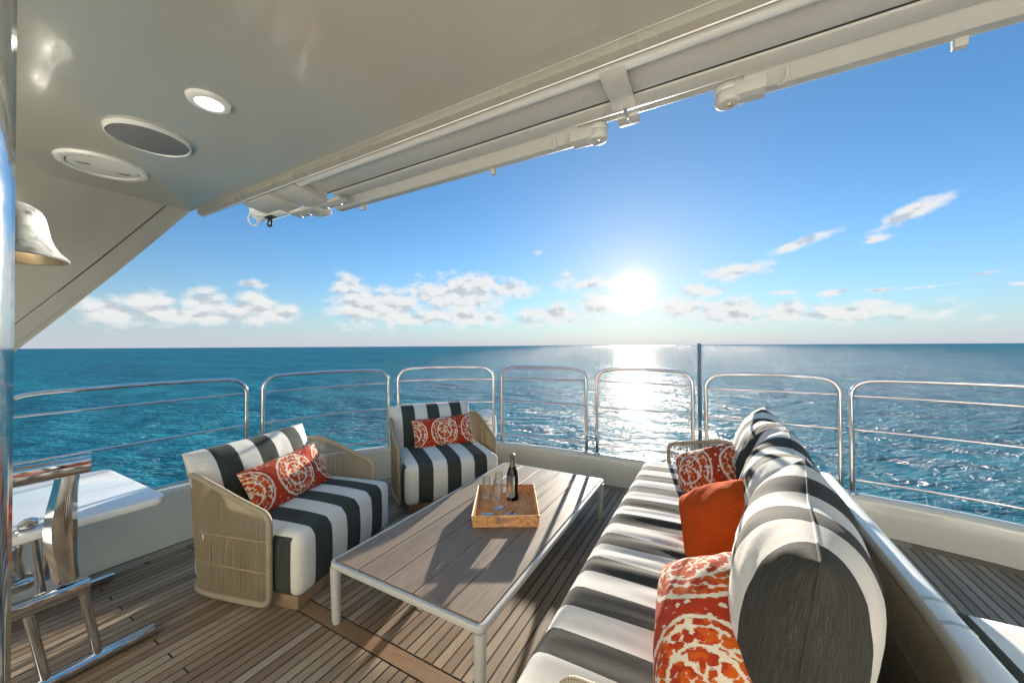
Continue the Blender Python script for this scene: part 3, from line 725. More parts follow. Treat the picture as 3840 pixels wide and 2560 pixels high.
# ship's bell
bell = thing('ships_bell', 'dull metal ship\'s bell hanging under the roof at the left edge', 'bell', (-2.398, .279, 1.805))
bp = [(r_*1.3, z_*1.12) for r_, z_ in [(.128, 0), (.132, .004), (.128, .010), (.112, .030), (.100, .055), (.092, .085), (.087, .12), (.082, .150), (.074, .172), (.055, .188), (.025, .196), (0, .198)]]
m = MB(); m.lathe(bp, seg=48); m.build('body', M_BELL, bell)
m = MB(); m.lathe([(r_*1.3, z_*1.12) for r_, z_ in [(.127, .001), (.108, .028), (.095, .055), (.087, .085), (.08, .13), (.06, .17), (0, .185)]], seg=48); m.build('inside', M_BRASS, bell)
m = MB(); m.tube([(0, 0, .19), (0, 0, .03)], [.004, .004], 8); m.lathe([(0, -.012), (.014, -.006), (.018, .006), (.012, .018), (.004, .028)], (0, 0, .02), 12); m.build('clapper', M_BRASS, bell)
m = MB(); m.tube([(0, 0, .195), (0, 0, .30), (-.0, -.03, .35), (0, -.1, .39), (0, -.1, .445)], .012, 10); m.build('bracket', M_STEEL, bell)

# ------------------------------------------------------------------ folded awning along the roof edge
aw = thing('folded_awning', 'white awning cassette with folded arms under the roof edge', 'awning')
XL, XR = -1.74, 3.6
m = MB(); m.tube([(XL, 1.042, 2.262), (XR, 1.042, 2.262)], .038, 28); m.build('roller_tube', M_WHITE, aw)
m = MB(); m.prism([(1.082, 2.248), (1.178, 2.237), (1.180, 2.32), (1.05, 2.34), (1.05, 2.31), (1.084, 2.30)], XL, XR, 'yz'); m.build('cassette_face', M_PAINT, aw, True, .003)
m = MB(); m.prism([(1.1785, 2.239), (1.1875, 2.239), (1.1875, 2.30), (1.1785, 2.30)], XL, XR, 'yz'); m.prism([(1.0765, 2.247), (1.0812, 2.247), (1.0812, 2.29), (1.0765, 2.29)], XL, XR, 'yz'); m.build('shade_or_seal_strip', M_DARK, aw)  # dark strips paint the shade in the grooves beside the cassette face
m = MB(); m.prism([(1.0, 2.6), (1.3, 2.6), (1.3, 2.605), (1.0, 2.605)], XL, XR, 'yz'); m.build('top_cover', M_PAINT, aw)
m = MB(); m.prism([(1.188, 2.232), (1.244, 2.229), (1.249, 2.234), (1.249, 2.32), (1.186, 2.32)], XL+.03, XR, 'yz'); m.build('front_bar', M_PAINT, aw, True, .003)
m = MB(); m.prism([(1.253, 2.246), (1.300, 2.243), (1.300, 2.31), (1.253, 2.31)], XL+.05, XR, 'yz'); m.build('inner_channel', M_PAINT, aw, True, .002)
def arm(x0, x1):
    t = m = MB()
    m.prism([(1.262, 2.238), (1.300, 2.219), (1.311, 2.212), (1.321, 2.214), (1.345, 2.213), (1.350, 2.218), (1.350, 2.250), (1.262, 2.250)], x0, x1, 'yz')
    return m.build('folding_arm', M_PAINT, aw, True, .003)
arm(-1.84, -.42); arm(.085, 3.6)
for xs, d in ((-.36, 1), (.045, -1)):
    m = MB(); m.lathe([(0, -.035), (.030, -.034), (.036, -.026), (.036, -.004), (.033, 0), (.037, .004), (.037, .018), (.031, .024), (0, .025)], (xs, 1.305, 2.222), 28)
    m.box((xs-d*.055, 1.305, 2.222), (.085, .062, .052)); e = m.build('elbow', M_PAINT, aw, True, .004)
    m = MB(); m.lathe([(0, -.002), (.007, -.002), (.009, .002)], (xs+.004, 1.305, 2.186), 14); m.build('bolt', M_BRASS if d < 0 else M_STEEL2, e)
for xs in (-.52, .19): 
    m = MB(); m.tube([(xs, 1.275, 2.235), (xs, 1.283, 2.212), (xs-.006, 1.297, 2.203), (xs-.018, 1.305, 2.208)], .0035, 8); m.build('cable_hook', M_PAINT, aw)
for xs, w_ in ((-.83, .022), (.55, .026), (-1.66, .03)):
    m = MB(); m.box((xs, 1.346, 2.205), (w_, .02, .026)); m.build('end_clip', M_PAINT, aw, True, .003)
def bracket(x):
    t = m = MB()
    m.prism([(1.030, 2.222), (1.080, 2.214), (1.150, 2.220), (1.182, 2.216), (1.196, 2.206), (1.200, 2.214), (1.188, 2.230), (1.08, 2.232), (1.030, 2.240)], x-.036, x+.036, 'yz'); b_ = m.build('bracket', M_PAINT, aw, True, .002)
    m = MB(); m.tube([(x, 1.192, 2.214), (x, 1.246, 2.212)], .0065, 10); m.build('bolt', M_STEEL2, b_)
    m = MB(); m.box((x, 1.268, 2.211), (.070, .052, .010)); pl_ = m.build('plate', M_PAINT, b_, True, .002)
    m = MB(); m.lathe([(0, -.004), (.008, -.004), (.010, .002)], (x, 1.258, 2.204), 16); m.build('screw', M_STEEL2, b_)
bracket(-.245); bracket(1.9)
# end bracket box with the motor head beyond it
m = MB(); m.prism([(1.012, 2.222), (1.172, 2.194), (1.190, 2.198), (1.190, 2.33), (1.012, 2.36)], -1.905, -1.745, 'yz'); m.build('end_box', M_PAINT, aw, True, .004)
m = MB(); m.prism([(1.012, 2.210), (1.160, 2.194), (1.174, 2.200), (1.174, 2.32), (1.012, 2.34)], -2.20, -1.945, 'yz'); m.build('end_box', M_PAINT, aw, True, .004)
m = MB(); m.box((-1.755, 1.222, 2.206), (.20, .062, .020)); ib = m.build('mount_plate', M_PAINT, aw, True, .003)
m = MB(); m.box((-1.97, 1.218, 2.198), (.20, .075, .018)); ib2 = m.build('mount_plate', M_PAINT, aw, True, .003)
for bx, bz, pp_ in ((-1.70, 2.195, ib), (-1.81, 2.195, ib), (-1.90, 2.188, ib2), (-1.97, 2.188, ib2), (-2.04, 2.188, ib2)):
    m = MB(); m.lathe([(0, -.003), (.008, -.003), (.009, .002)], (bx, 1.235, bz), 10); m.build('bolt', M_STEEL2, pp_)
m = MB(); m.prism([(1.19, 2.21), (1.245, 2.185), (1.30, 2.188), (1.31, 2.20), (1.31, 2.25), (1.19, 2.25)], -1.965, -1.875, 'yz'); m.build('arm_shoulder', M_PAINT, aw, True, .006)
m = MB(); Mx = Matrix.Rotation(R(90), 4, 'Y')
m.lathe([(0, -.145), (.050, -.145), (.062, -.135), (.066, -.12), (.066, .13), (.058, .14), (0, .14)], (-2.20, 1.165, 2.252), 36, M=Mx); mh = m.build('motor_head', M_WHITE, aw)
m = MB(); m.box((-2.20, 1.15, 2.186), (.07, .035, .004)); m.build('type_plate', M_DARK, mh)
m = MB(); m.tube(smooth_path([(-2.31, 1.10, 2.215), (-2.345, 1.105, 2.185), (-2.33, 1.12, 2.155), (-2.29, 1.125, 2.155), (-2.255, 1.11, 2.195)], 6), .0045, 8); m.build('cable', M_WHITE, mh)
m = MB(); m.tube([(-2.228, 1.163, 2.200), (-2.228, 1.163, 2.180)], .0075, 10)
m.tube(smooth_path([(-2.228, 1.163, 2.182), (-2.246, 1.163, 2.172), (-2.246, 1.163, 2.152), (-2.228, 1.163, 2.144), (-2.210, 1.163, 2.152), (-2.210, 1.163, 2.172)], 5, True), .0058, 8, True); m.build('winch_eye', M_BLACK, mh)

# ------------------------------------------------------------------ deckhouse behind the camera and the door edge at the left
dh = thing('deckhouse_fill_wall', 'unseen white deckhouse bulkhead, kept windowless and close to bounce fill light', 'wall')
m = MB(); m.box((.45, -.86, 1.1), (6.3, .1, 2.3)); m.build('bulkhead', M_WHITE, dh, True, .01)  # out of view; windowless, white and moved close so its bounce fills the shade
dr_ = thing('door_leaf', 'polished steel edge of an open glass door at the far left', 'door', (-.861, .0745, 0), R(235))
m = MB(); m.prism([(-.030, -.022), (-.024, -.030), (.018, -.030), (.028, -.018), (.028, .018), (.018, .030), (-.024, .030), (-.030, .022)], .02, 2.2, 'xy'); m.build('stile', M_STEEL, dr_, True)
m = MB(); m.box((.36, 0, 1.1), (.66, .012, 2.1)); m.build('pane', M_PANE, dr_)
m = MB(); m.prism([(.0, -.034), (.010, -.034), (.010, -.030), (.0, -.030)], .3, 1.9, 'xy'); m.build('shade_or_seal_strip', M_DARK, dr_)
for z in (.25, 1.02, 1.30, 1.95):
    m = MB(); m.tube([(-.006, -.031, z-.03), (-.006, -.031, z+.03)], .006, 10); m.build('hinge', M_STEEL2, dr_)

# ------------------------------------------------------------------ upholstery shapes
def cushion_box(w, d, h, r=.05, crown=.03, nu=26, nv=26, nh=10, phase=0.0, side_phase=0.06, axis='u', wr=.0, seed=0):
    """soft box: u across (centre 0), v depth (0 = back .. d = front), z 0..h; UV.x runs across the stripes"""
    rng = np.random.RandomState(seed); ph = rng.uniform(0, 6.28, 8)
    mb = MB()
    def shape(u, v, z):
        p = Vector((u, v, z)); q = Vector((max(-w/2+r, min(w/2-r, u)), max(r, min(d-r, v)), max(r, min(h-r, z))))
        dlt = p-q
        if dlt.length > 1e-9:
            k = max(abs(dlt.x), abs(dlt.y), abs(dlt.z)); p = q+dlt.normalized()*min(r, k if k < r else r)
        a = 1-(2*u/w)**2; b = 1-(2*v/d-1)**2; c = 1-(2*z/h-1)**2
        t = z/h
        p.z += crown*max(0, a)**.6*max(0, b)**.6*(1 if t > .5 else -.2)*abs(2*t-1)
        p.x += (.012*math.copysign(1, u))*max(0, c)*max(0, b)*(abs(2*u/w)**6)
        p.y += .016*max(0, c)*max(0, a)*((2*v/d-1)**5 if v > d/2 else 0)
        if wr and t > .5:
            s = 0
            for i in range(5): s += math.sin((17+9*i)*(v if axis == 'u' else v)+ph[i]+2.5*math.sin((3+i)*u+ph[7-i]))*(.5/(1+.4*i))
            env = max(0, a)**.3*max(0, b)**.3*(.35+.65*math.exp(-((v-d*.55)/(d*.22))**2))
            p.z += wr*s*env
        return p
    def grid(fn, n, m_, uvf, flip):
        vs = [fn(i/n, j/m_) for i in range(n+1) for j in range(m_+1)]; fs, uv = [], []
        for i in range(n):
            for j in range(m_):
                ks = [(i, j), (i+1, j), (i+1, j+1), (i, j+1)]
                fs.append(tuple(a*(m_+1)+b for a, b in ks)); uv.append(tuple(uvf(a/n, b/m_) for a, b in ks))
        mb.add(vs, fs, uv)
    U = lambda s: -w/2+w*s
    sidx = (lambda u, v: (u+phase, v)) if axis == 'u' else (lambda u, v: (v+phase, u))
    grid(lambda s, t: shape(U(s), d*t, h), nu, nv, lambda s, t: sidx(U(s), d*t), 0)
    grid(lambda s, t: shape(U(s), d*t, 0), nu, nv, lambda s, t: sidx(U(s), d*t), 1)
    grid(lambda s, t: shape(U(s), d, h*t), nu, nh, lambda s, t: sidx(U(s), d+h*(1-t)), 0)
    grid(lambda s, t: shape(U(s), 0, h*t), nu, nh, lambda s, t: sidx(U(s), -h*(1-t)), 1)
    for sx in (0, 1):
        grid(lambda s, t: shape(U(sx), d*s, h*t), nv, nh, (lambda s, t: (d*s+side_phase-d, h*t)) if axis == 'u' else (lambda s, t: (d*s+phase, h*t)), 0)
    return mb
def pillow(w, h, th, n=30, m_=22, uvf=None, pinch=.05, power=2.6, sag=0.0, wr=0.0, seed=0, corner=0.0, dent=0.0):
    """knife-edge pillow in the local xz plane, thickness along y; front is -y"""
    rng = np.random.RandomState(seed); ph = rng.uniform(0, 6.28, 12); mb = MB()
    uvf = uvf or (lambda s, t: (s*w, t*h))
    for side in (-1, 1):
        vs = []
        for i in range(n+1):
            a = -1+2*i/n; a = math.copysign(1-(1-abs(a))**1.5, a)
            for j in range(m_+1):
                b = -1+2*j/m_; b = math.copysign(1-(1-abs(b))**1.5, b)
                t = (max(0, 1-abs(a)**power))**.55*(max(0, 1-abs(b)**power))**.55
                x = a*w/2*(1-pinch*(1-abs(b)**2)*abs(a)**3); z = b*h/2*(1-pinch*(1-abs(a)**2)*abs(b)**3)
                x *= 1-corner*abs(b)**5; z *= 1-corner*abs(a)**5
                y = side*th/2*t
                edge = 1-max(abs(a), abs(b))**8
                s_ = 0
                if wr:
                    for k in range(6): s_ += math.sin((9+7*k)*a*w+ph[k]+3*math.sin((2+k)*b+ph[11-k]))*(.6/(1+.5*k))
                    corner_f = (abs(a)*abs(b))**1.2
                    y += side*wr*s_*edge*(.5+1.2*corner_f)
                z += sag*(1-a*a)*(-1)*(.5+.5*b)
                if dent: z -= dent*math.exp(-(a/.28)**2)*max(0, b)**2; 
                vs.append((x, y, z))
        def arc(pts):
            L = [0.0]
            for a_, b_ in zip(pts, pts[1:]): L.append(L[-1]+math.dist((a_[0], a_[1]*.7, a_[2]), (b_[0], b_[1]*.7, b_[2])))
            return [l/L[-1] for l in L]
        if side == -1:
            mb.rim = ([vs[i*(m_+1)+m_] for i in range(n+1)], [vs[j] for j in range(m_+1)], [vs[n*(m_+1)+j] for j in range(m_+1)])
            SU = arc([vs[i*(m_+1)+m_//2] for i in range(n+1)]); SV = arc([vs[(n//2)*(m_+1)+j] for j in range(m_+1)]); mb.su = SU
        fs, uv = [], []
        for i in range(n):
            for j in range(m_):
                ks = [(i, j), (i+1, j), (i+1, j+1), (i, j+1)]
                fs.append(tuple(p*(m_+1)+q for p, q in ks))
                uv.append(tuple(uvf(SU[p], SV[q]) for p, q in ks))
        mb.add(vs, fs, uv)
    return mb

# ------------------------------------------------------------------ rope shell shared by armchairs and sofa
def rope_shell(t, bottom, rim, spacing=.0098, rad=.0034, bands=(.215, .385), rim_r=.0165, seed=1):
    """bottom, rim: matching open paths (front end .. round the back .. other front end)"""
    n = len(bottom)
    f0, f1 = (bottom[0], rim[0]), (bottom[-1], rim[-1])
    def corner(a, b, c, r=.055, k=6):
        a, b, c = Vector(a), Vector(b), Vector(c); p = b+(a-b).normalized()*r; q = b+(c-b).normalized()*r
        return [p*(1-s)**2+b*2*s*(1-s)+q*s*s for s in (i/k for i in range(k+1))]
    loop = []
    B = resample(bottom, n=60); T = resample(rim, n=60)
    loop += corner(T[0], B[0], B[4]); loop += B[5:-5]; loop += corner(B[-5], B[-1], T[-1])
    loop += corner(B[-1], T[-1], T[-5]); loop += list(reversed(T[5:-5])); loop += corner(T[4], T[0], B[0])
    m = MB(); m.tube(loop, rim_r, 10, True); fr_ = m.build('rim_frame', M_WRAP, t)
    L = sum((Vector(a)-Vector(b)).length for a, b in zip(bottom, bottom[1:])); N_ = int(L/spacing)
    Bs = resample(bottom, n=N_); Ts = resample(rim, n=N_); m = MB(); rng = np.random.RandomState(seed)
    for i, (a, b) in enumerate(zip(Bs, Ts)):
        if i < 2 or i > N_-3: continue
        nb = Vector((rng.normal(0, .0012), rng.normal(0, .0012), 0))
        end = min(i, N_-1-i)*spacing; cut = max(0, .05-end)*.8
        a2, b2 = a+Vector((0, 0, cut+.004)), b-Vector((0, 0, cut+.004))
        m.tube([a2, a2.lerp(b2, .33)+nb, a2.lerp(b2, .66)-nb*.5, b2], rad, 5, cap=False)
    s = m.build('rope_strand', M_ROPE, t); s['kind'] = 'stuff'
    for k in bands:
        m = MB(); m.tube([a.lerp(b, (k-a.z)/(b.z-a.z)) for a, b in zip(resample(bottom, n=70), resample(rim, n=70))], .0058, 6); m.build('cross_rope', M_ROPE, t)
    return fr_

def make_armchair(label, loc, rz, seed):
    """local: x = sitter's left..right across, +y = facing direction; origin under middle of the seat front"""
    t = thing('rope_armchair', label, 'armchair', loc, rz, 'striped rope armchairs')
    m = MB(); m.box((0, -.385, .0375), (.80, .69, .073)); m.build('plinth', M_TEAKP, t, True, .004)
    cb = cushion_box(.86, .78, .335, .042, .035, phase=.127*.0, side_phase=.127-.0, seed=seed)
    # centre a dark stripe pattern W D W D W D W across .86
    cb.uv = [tuple((a+.43-.118, b) for a, b in u) if u else u for u in cb.uv]
    o = cb.build('seat_cushion', M_STRIPE, t); o.location = (0, -.78, .082)
    half = .466
    path = [(-half, -.165), (-half-.006, -.45), (-half+.0, -.68), (-half+.04, -.80), (-half+.15, -.88), (0, -.895)]
    path = path+[(-x_, y_) for x_, y_ in reversed(path[:-1])]
    sm = resample(smooth_path([(x_, y_, 0) for x_, y_ in path], 8), n=70)
    L = len(sm); bot, rim = [], []
    for i, p in enumerate(sm):
        s = abs(2*i/(L-1)-1)             # 1 at fronts, 0 at back
        k = min(1, max(0, (1-s)/.46)); zt = .535+.165*(.85*k+.15*k*k*(3-2*k))
        fl = .985+.03*0
        bot.append(Vector((p.x*.975, -.175+(p.y+.165)*.905, .04))); rim.append(Vector((p.x, p.y, zt)))
    rope_shell(t, bot, rim, seed=seed)
    uvf = lambda s, q: (s*.84+.127*0-.0, q*.5)
    pb = pillow(.88, .51, .23, 40, 24, lambda s, q: (s*.889-.127+.254, q*.5), .035, 2.7, .0, .0035, seed)
    o = pb.build('back_cushion', M_STRIPE, t); o.location = (.03, -.72, .585); o.rotation_euler = (R(-19), 0, R(180))
    return t
c1 = make_armchair('nearer beige rope armchair with green striped cushions, beside the table\'s near left corner', (-2.08, 1.60, 0), R(14.5-90), 3)
c2 = make_armchair('farther beige rope armchair with green striped cushions, in front of the antenna dome', (-2.052, 2.642, 0), R(-35-90), 5)

def throw(name, label, cat, mb, m, loc, normal, upv, group=None, roll_=0):
    o = mb.build(name, m); n = Vector(normal).normalized(); u = Vector(upv); u = (u-n*u.dot(n)).normalized(); xx = u.cross(n)*1.0
    # local: front is -y, up is z
    M = Matrix((xx, -n, u)).transposed(); 
    if M.determinant() < 0: M = Matrix((-xx, -n, u)).transposed()
    M = M @ Matrix.Rotation(roll_, 3, 'Y')
    o.matrix_world = Matrix.Translation(loc) @ M.to_4x4(); return tag(o, label, cat, group)
def lumbar(seed, asp=2.0, w=.62, h=.31, th=.15): return pillow(w, h, th, 44, 26, lambda s, q: (s*asp, q), .045, 2.5, 0, .004, seed)
GP = 'orange throw pillows'
f1 = Vector((math.cos(R(14.5)), math.sin(R(14.5)), 0)); r1 = Vector((-math.sin(R(14.5)), math.cos(R(14.5)), 0))
throw('throw_pillow', 'orange medallion lumbar pillow on the nearer striped armchair', 'pillow', lumbar(11), M_IKAT, Vector((-2.08, 1.60, 0))-f1*.49-r1*.02+Vector((0, 0, .565)), f1*.86+Vector((0, 0, .5)), (0, 0, 1), GP, R(-3))
f2 = Vector((math.cos(R(-37)), math.sin(R(-37)), 0)); r2 = Vector((-math.sin(R(-37)), math.cos(R(-37)), 0))
throw('throw_pillow', 'orange medallion lumbar pillow on the farther striped armchair', 'pillow', lumbar(12), M_IKAT, Vector((-2.02, 2.68, 0))-f2*.53-r2*.03+Vector((0, 0, .565)), f2*.93+Vector((0, 0, .36)), (0, 0, 1), GP, R(-2))

# ------------------------------------------------------------------ coffee table
tb = thing('coffee_table', 'low coffee table with grey brown boards on a white metal frame', 'table', (-1.30, 2.145, 0))
hw, hl, ht = .4825, .925, .33
def rrect(hx, hy, r, n=6):
    out = []
    for cx, cy2, a0 in ((hx-r, hy-r, 0), (-hx+r, hy-r, 90), (-hx+r, -hy+r, 180), (hx-r, -hy+r, 270)):
        for k in range(n+1):
            a = R(a0+90*k/n); out.append((cx+r*math.cos(a), cy2+r*math.sin(a)))
    return out
m = MB(); path = [(x_, y_) for x_, y_ in rrect(hw-.012, hl-.012, .03)]
o_ = rrect(hw, hl, .035); i_ = rrect(hw-.022, hl-.022, .015); n = len(o_)
ring = [(*p, z) for z in (ht-.034, ht-.004) for p in o_]+[(*p, z) for z in (ht-.034, ht-.004) for p in i_]
fs = []
for k in range(n):
    j = (k+1) % n; fs += [(k, j, n+j, n+k), (2*n+k, 3*n+k, 3*n+j, 2*n+j), (n+k, n+j, 3*n+j, 3*n+k), (k, 2*n+k, 2*n+j, j)]
m.add(ring, fs); m.build('frame', M_PAINT, tb, True, .005)
for sx in (-1, 1):
    for sy in (-1, 1):
        m = MB(); x_, y_ = sx*(hw-.0255), sy*(hl-.0255)
        m.tube([(x_-sx*.006, y_-sy*.004, 0), (x_-sx*.006, y_-sy*.004, .006), (x_-sx*.004, y_-sy*.003, .012), (x_, y_, .25), (x_, y_, ht-.036)], [.019, .021, .0225, .026, .027], 20); m.build('leg', M_PAINT, tb)
nb = 5; bw = (2*(hw-.024)-.004*(nb-1))/nb
for k in range(nb):
    m = MB(); m.box((0, 0, 0), (bw, 2*(hl-.024), .016)); o = m.build('board', M_TABLE, tb, True, .0015, 1); o.location = (-(hw-.024)+bw/2+k*(bw+.004), 0, ht-.009)
m = MB(); m.box((0, 0, ht-.028), (2*hw-.046, 2*hl-.046, .008)); m.build('sub_frame', M_DARK, tb)

# tray, bottle, glasses
TR = R(29.3); tray = thing('rattan_tray', 'square woven rattan tray with cut out handles on the coffee table', 'tray', (-1.257, 2.178, .3305), TR)
tw, tl, thh = .200, .245, .071
def wall(p0, p1, handle):
    m = MB(); p0 = Vector(p0); p1 = Vector(p1); d = (p1-p0); L = d.length; d.normalize(); rows = 9; out = Vector((d.y, -d.x, 0))
    for r_ in range(rows):
        z = .005+thh*r_/(rows-1)*.93; segs = [(0, L)]
        if handle and 2 <= r_ <= 6: segs = [(0, L/2-.058), (L/2+.058, L)]
        for a, b in segs:
            n_ = max(2, int((b-a)/.0062)); pth = []
            for i in range(n_+1):
                s = a+(b-a)*i/n_; pth.append(p0+d*s+out*(.0016*(1 if (i+r_) % 2 else -1)+.007*z/thh)+Vector((0, 0, z)))
            m.tube(pth, .0047, 5)
    return m
cs_ = [(-tw, -tl, 0), (tw, -tl, 0), (tw, tl, 0), (-tw, tl, 0)]
for i in range(4):
    w_ = wall(cs_[i], cs_[(i+1) % 4], i in (0, 2)).build('woven_side', M_RATTAN, tray); 
m = MB(); m.tube([(x_*1.035, y_*1.03, thh-.002) for x_, y_, _ in cs_ for k in (0,)], .0062, 8, True); m.build('rim', M_RATTAN, tray)
for hy in (-tl-.004, tl+.004):
    for hx_ in (-.058, .058):
        m = MB(); m.tube([(hx_, hy, .022), (hx_, hy, .058)], .004, 6); m.build('handle_binding', M_RATTAN, tray)
m = MB(); m.box((0, 0, .004), (2*tw-.004, 2*tl-.004, .006)); m.build('base', M_RATTAND, tray)
m = MB(); ns = 46
for i in range(ns):
    y_ = -tl+.006+(2*tl-.012)*i/(ns-1); pth = []
    for k in range(41): pth.append((-tw+.006+(2*tw-.012)*k/40, y_, .0085+.0022*(1 if (k+i) % 2 else -1)))
    m.tube(pth, .0036, 4, cap=False)
w_ = m.build('woven_floor', M_RATTAND, tray); w_['kind'] = 'stuff'
FZ = .3305+.013
bt = thing('sparkling_wine_bottle', 'unopened dark sparkling wine bottle with bronze foil on the tray', 'bottle', (-1.282, 2.318, FZ), R(5))
m = MB(); m.lathe([(0, .002), (.036, 0), (.0425, .004), (.0435, .012), (.0435, .155), (.0405, .182), (.033, .210), (.0235, .236), (.0175, .252)], seg=40); m.build('body', M_BOTTLE, bt)
m = MB(); m.lathe([(.0232, .238), (.0178, .256), (.0157, .290), (.0155, .296), (.0178, .300), (.0182, .316), (.0165, .324), (.010, .329), (0, .330)], seg=32); m.build('foil', M_FOIL, bt)
m = MB(); vs = []; n = 16
for k in range(n+1):
    a = R(-135)+R(60)-R(105)*k/n-R(8)
    for z in (.05, .135): vs.append((.0441*math.cos(a), .0441*math.sin(a), z+(.006*math.sin(math.pi*k/n) if z > .1 else -.006*math.sin(math.pi*k/n))))
m.add(vs, [(2*k, 2*k+2, 2*k+3, 2*k+1) for k in range(n)]); m.build('label', M_LABEL, bt)
m = MB(); vs = []
for k in range(n+1):
    a = R(-10)+R(90)*k/n
    for z in (.05, .12): vs.append((.0441*math.cos(a), .0441*math.sin(a), z))
m.add(vs, [(2*k, 2*k+2, 2*k+3, 2*k+1) for k in range(n)]); m.build('back_label', M_LABEL, bt)
def make_glass(loc, label):
    t = thing('champagne_flute', label, 'glass', loc, 0, 'empty champagne flutes on the tray')
    m = MB(); m.lathe([(.0, .1065), (.012, .1075), (.0245, .1115), (.0305, .119), (.0305, .124), (.0285, .16), (.0255, .21), (.0235, .2445), (.0225, .2445), (.0245, .21), (.0275, .16), (.0292, .124), (.0285, .1205), (.0235, .1145), (.0115, .1105), (0, .1095)], seg=32); m.build('bowl', M_GLASS, t)
    m = MB(); m.lathe([(.006, .106), (.0042, .095), (.0034, .06), (.0034, .02), (.006, .008)], seg=16); m.build('stem', M_GLASS, t)
    m = MB(); m.lathe([(0, .008), (.006, .0075), (.018, .004), (.036, .0025), (.0375, .0015), (.036, 0), (0, 0)], seg=32); m.build('foot', M_GLASS, t)
    return t
g0 = make_glass((-1.318, 2.032, FZ), 'leftmost of the four empty flutes on the tray')
for loc, lab in (((-1.296, 2.150, FZ), 'rear flute left of the bottle, farthest of the four'), ((-1.238, 2.030, FZ), 'front middle flute, nearest to the tray\'s front side'), ((-1.183, 2.112, FZ), 'rightmost flute, standing in front of the bottle')):
    g = copy_tree(g0); g.location = loc; g['label'] = lab

# ------------------------------------------------------------------ sofa
sf = thing('rope_sofa', 'long rope sofa with charcoal and white striped cushions', 'sofa', (0, 2.19, 0))
m = MB(); m.box((-.02, 0, .0375), (1.0, 2.34, .073)); m.build('plinth', M_TEAKP, sf, True, .004)
# seat cushion: u along -y.. , built with v = along world y
sc_ = cushion_box(2.56, .98, .345, .06, .018, 120, 30, 10, axis='u', seed=9)
sc2 = MB(); 
rngp = np.random.RandomState(4); pp_ = rngp.uniform(0, 6.28, 12)
for p in sc_.v:
    u, v, z = p                       # u along sofa, v depth (0 back .. .98 front)
    wx, wy = .42-v, u
    dzz = 0
    if z > .2:
        env = math.exp(-((wy+.25)/.62)**2)*math.sin(math.pi*min(1, max(0, v/.98)))**.6
        for i in range(6): dzz += math.sin((22+11*i)*wy+pp_[i]+1.7*math.sin((2.2+i)*v+pp_[11-i]))*(.0030/(1+.35*i))
        dzz *= .25+env*1.15
        dzz -= .006*env
    sc2.v.append((wx, wy, z+dzz))
sc2.f = sc_.f; sc2.hasuv = True
sc2.uv = [tuple((a+2.19-1.124+.0, b) for a, b in u) if u else u for u in sc_.uv]
o = sc2.build('seat_cushion', M_STRIPE2, sf); o.location = (0, 0, .08)
path = [(-.36, -1.275), (-.1, -1.285), (.2, -1.25), (.42, -1.08), (.545, -.86), (.575, -.6), (.578, 0)]
full = [(x_, y_, 0) for x_, y_ in path]+[(x_, -y_+.05, 0) for x_, y_ in reversed(path[:-1])]
sm = resample(smooth_path(full, 8), n=110); bot, rim = [], []
for i, p in enumerate(sm):
    s = abs(2*i/(len(sm)-1)-1); k = min(1, max(0, (1-s)/.36)); zt = .575+.025*(k*k*(3-2*k))+.055*math.exp(-((k-.55)/.22)**2)*(1 if i > len(sm)/2 else .2)
    bot.append(Vector((-.36+(p.x+.36)*.97, p.y*.985, .045))); rim.append(Vector((p.x, p.y, zt)))
rope_shell(sf, bot, rim, spacing=.0115, seed=8)
def back_cushion(yc, off, x, rz=0, lean=17, dz=0, seed=0, dent=0, th=.31):
    pb = pillow(.885, .60, th, 54, 34, lambda s, q: (s*.885+off, q*.5), .03, 3.0, 0.0, .0055, seed, dent=dent)
    o = pb.build('back_cushion', M_STRIPE2, sf); o.rotation_euler = (R(-lean), 0, R(-90)+rz); o.location = (x, yc-2.19, .66+dz)
    top, e0, e1 = pb.rim; path = list(reversed(top)); us = [q*.885+off for q in reversed(pb.su)]
    path = e1[:-1]+path+list(reversed(e0))[1:]; us = [us[0]]*(len(e1)-1)+us+[us[-1]]*(len(e0)-1)
    m = MB(); m.tube(path, .0032, 6, cap=False)
    m.uv = [tuple((us[i//6+(1 if k in (2, 3) else 0)], b_) for k, (a_, b_) in enumerate(q)) for i, q in enumerate(m.uv)]
    m.build('piping', M_STRIPE2, o)
    return o
back_cushion(3.03, .127, .265, R(2), 17, .010, 21, .03); back_cushion(2.22, -.0, .255, R(-3), 17, .010, 22, .03); back_cushion(1.43, -.0, .212, R(-8), 8, .035, 23, .02, th=.34)
throw('throw_pillow', 'orange medallion pillow at the far end of the sofa', 'pillow', pillow(.43, .36, .24, 36, 28, lambda s, q: (s*1.3, q), .05, 2.0, 0, .008, 31, corner=.05), M_IKAT2, Vector((-.045, 2.87, .565)), (-.38, -.74, .55), (0, .5, .85), GP, R(-14))
throw('throw_pillow', 'plain burnt orange pillow in the middle of the sofa', 'pillow', pillow(.47, .45, .29, 36, 30, lambda s, q: (s, q), .06, 1.7, 0, .012, 32, corner=.07), M_ORANGE, Vector((.05, 2.06, .59)), (-.42, -.50, .76), (.08, .80, .55), GP, R(-15))
throw('throw_pillow', 'large orange medallion pillow at the near end of the sofa', 'pillow', pillow(.40, .58, .30, 36, 44, lambda s, q: (q*1.75, s*1.05), .03, 2.0, 0, .010, 33, corner=.13), M_IKAT2, Vector((.012, 1.23, .57)), (-.40, -.40, .82), (.10, .84, .5), GP, R(-13))

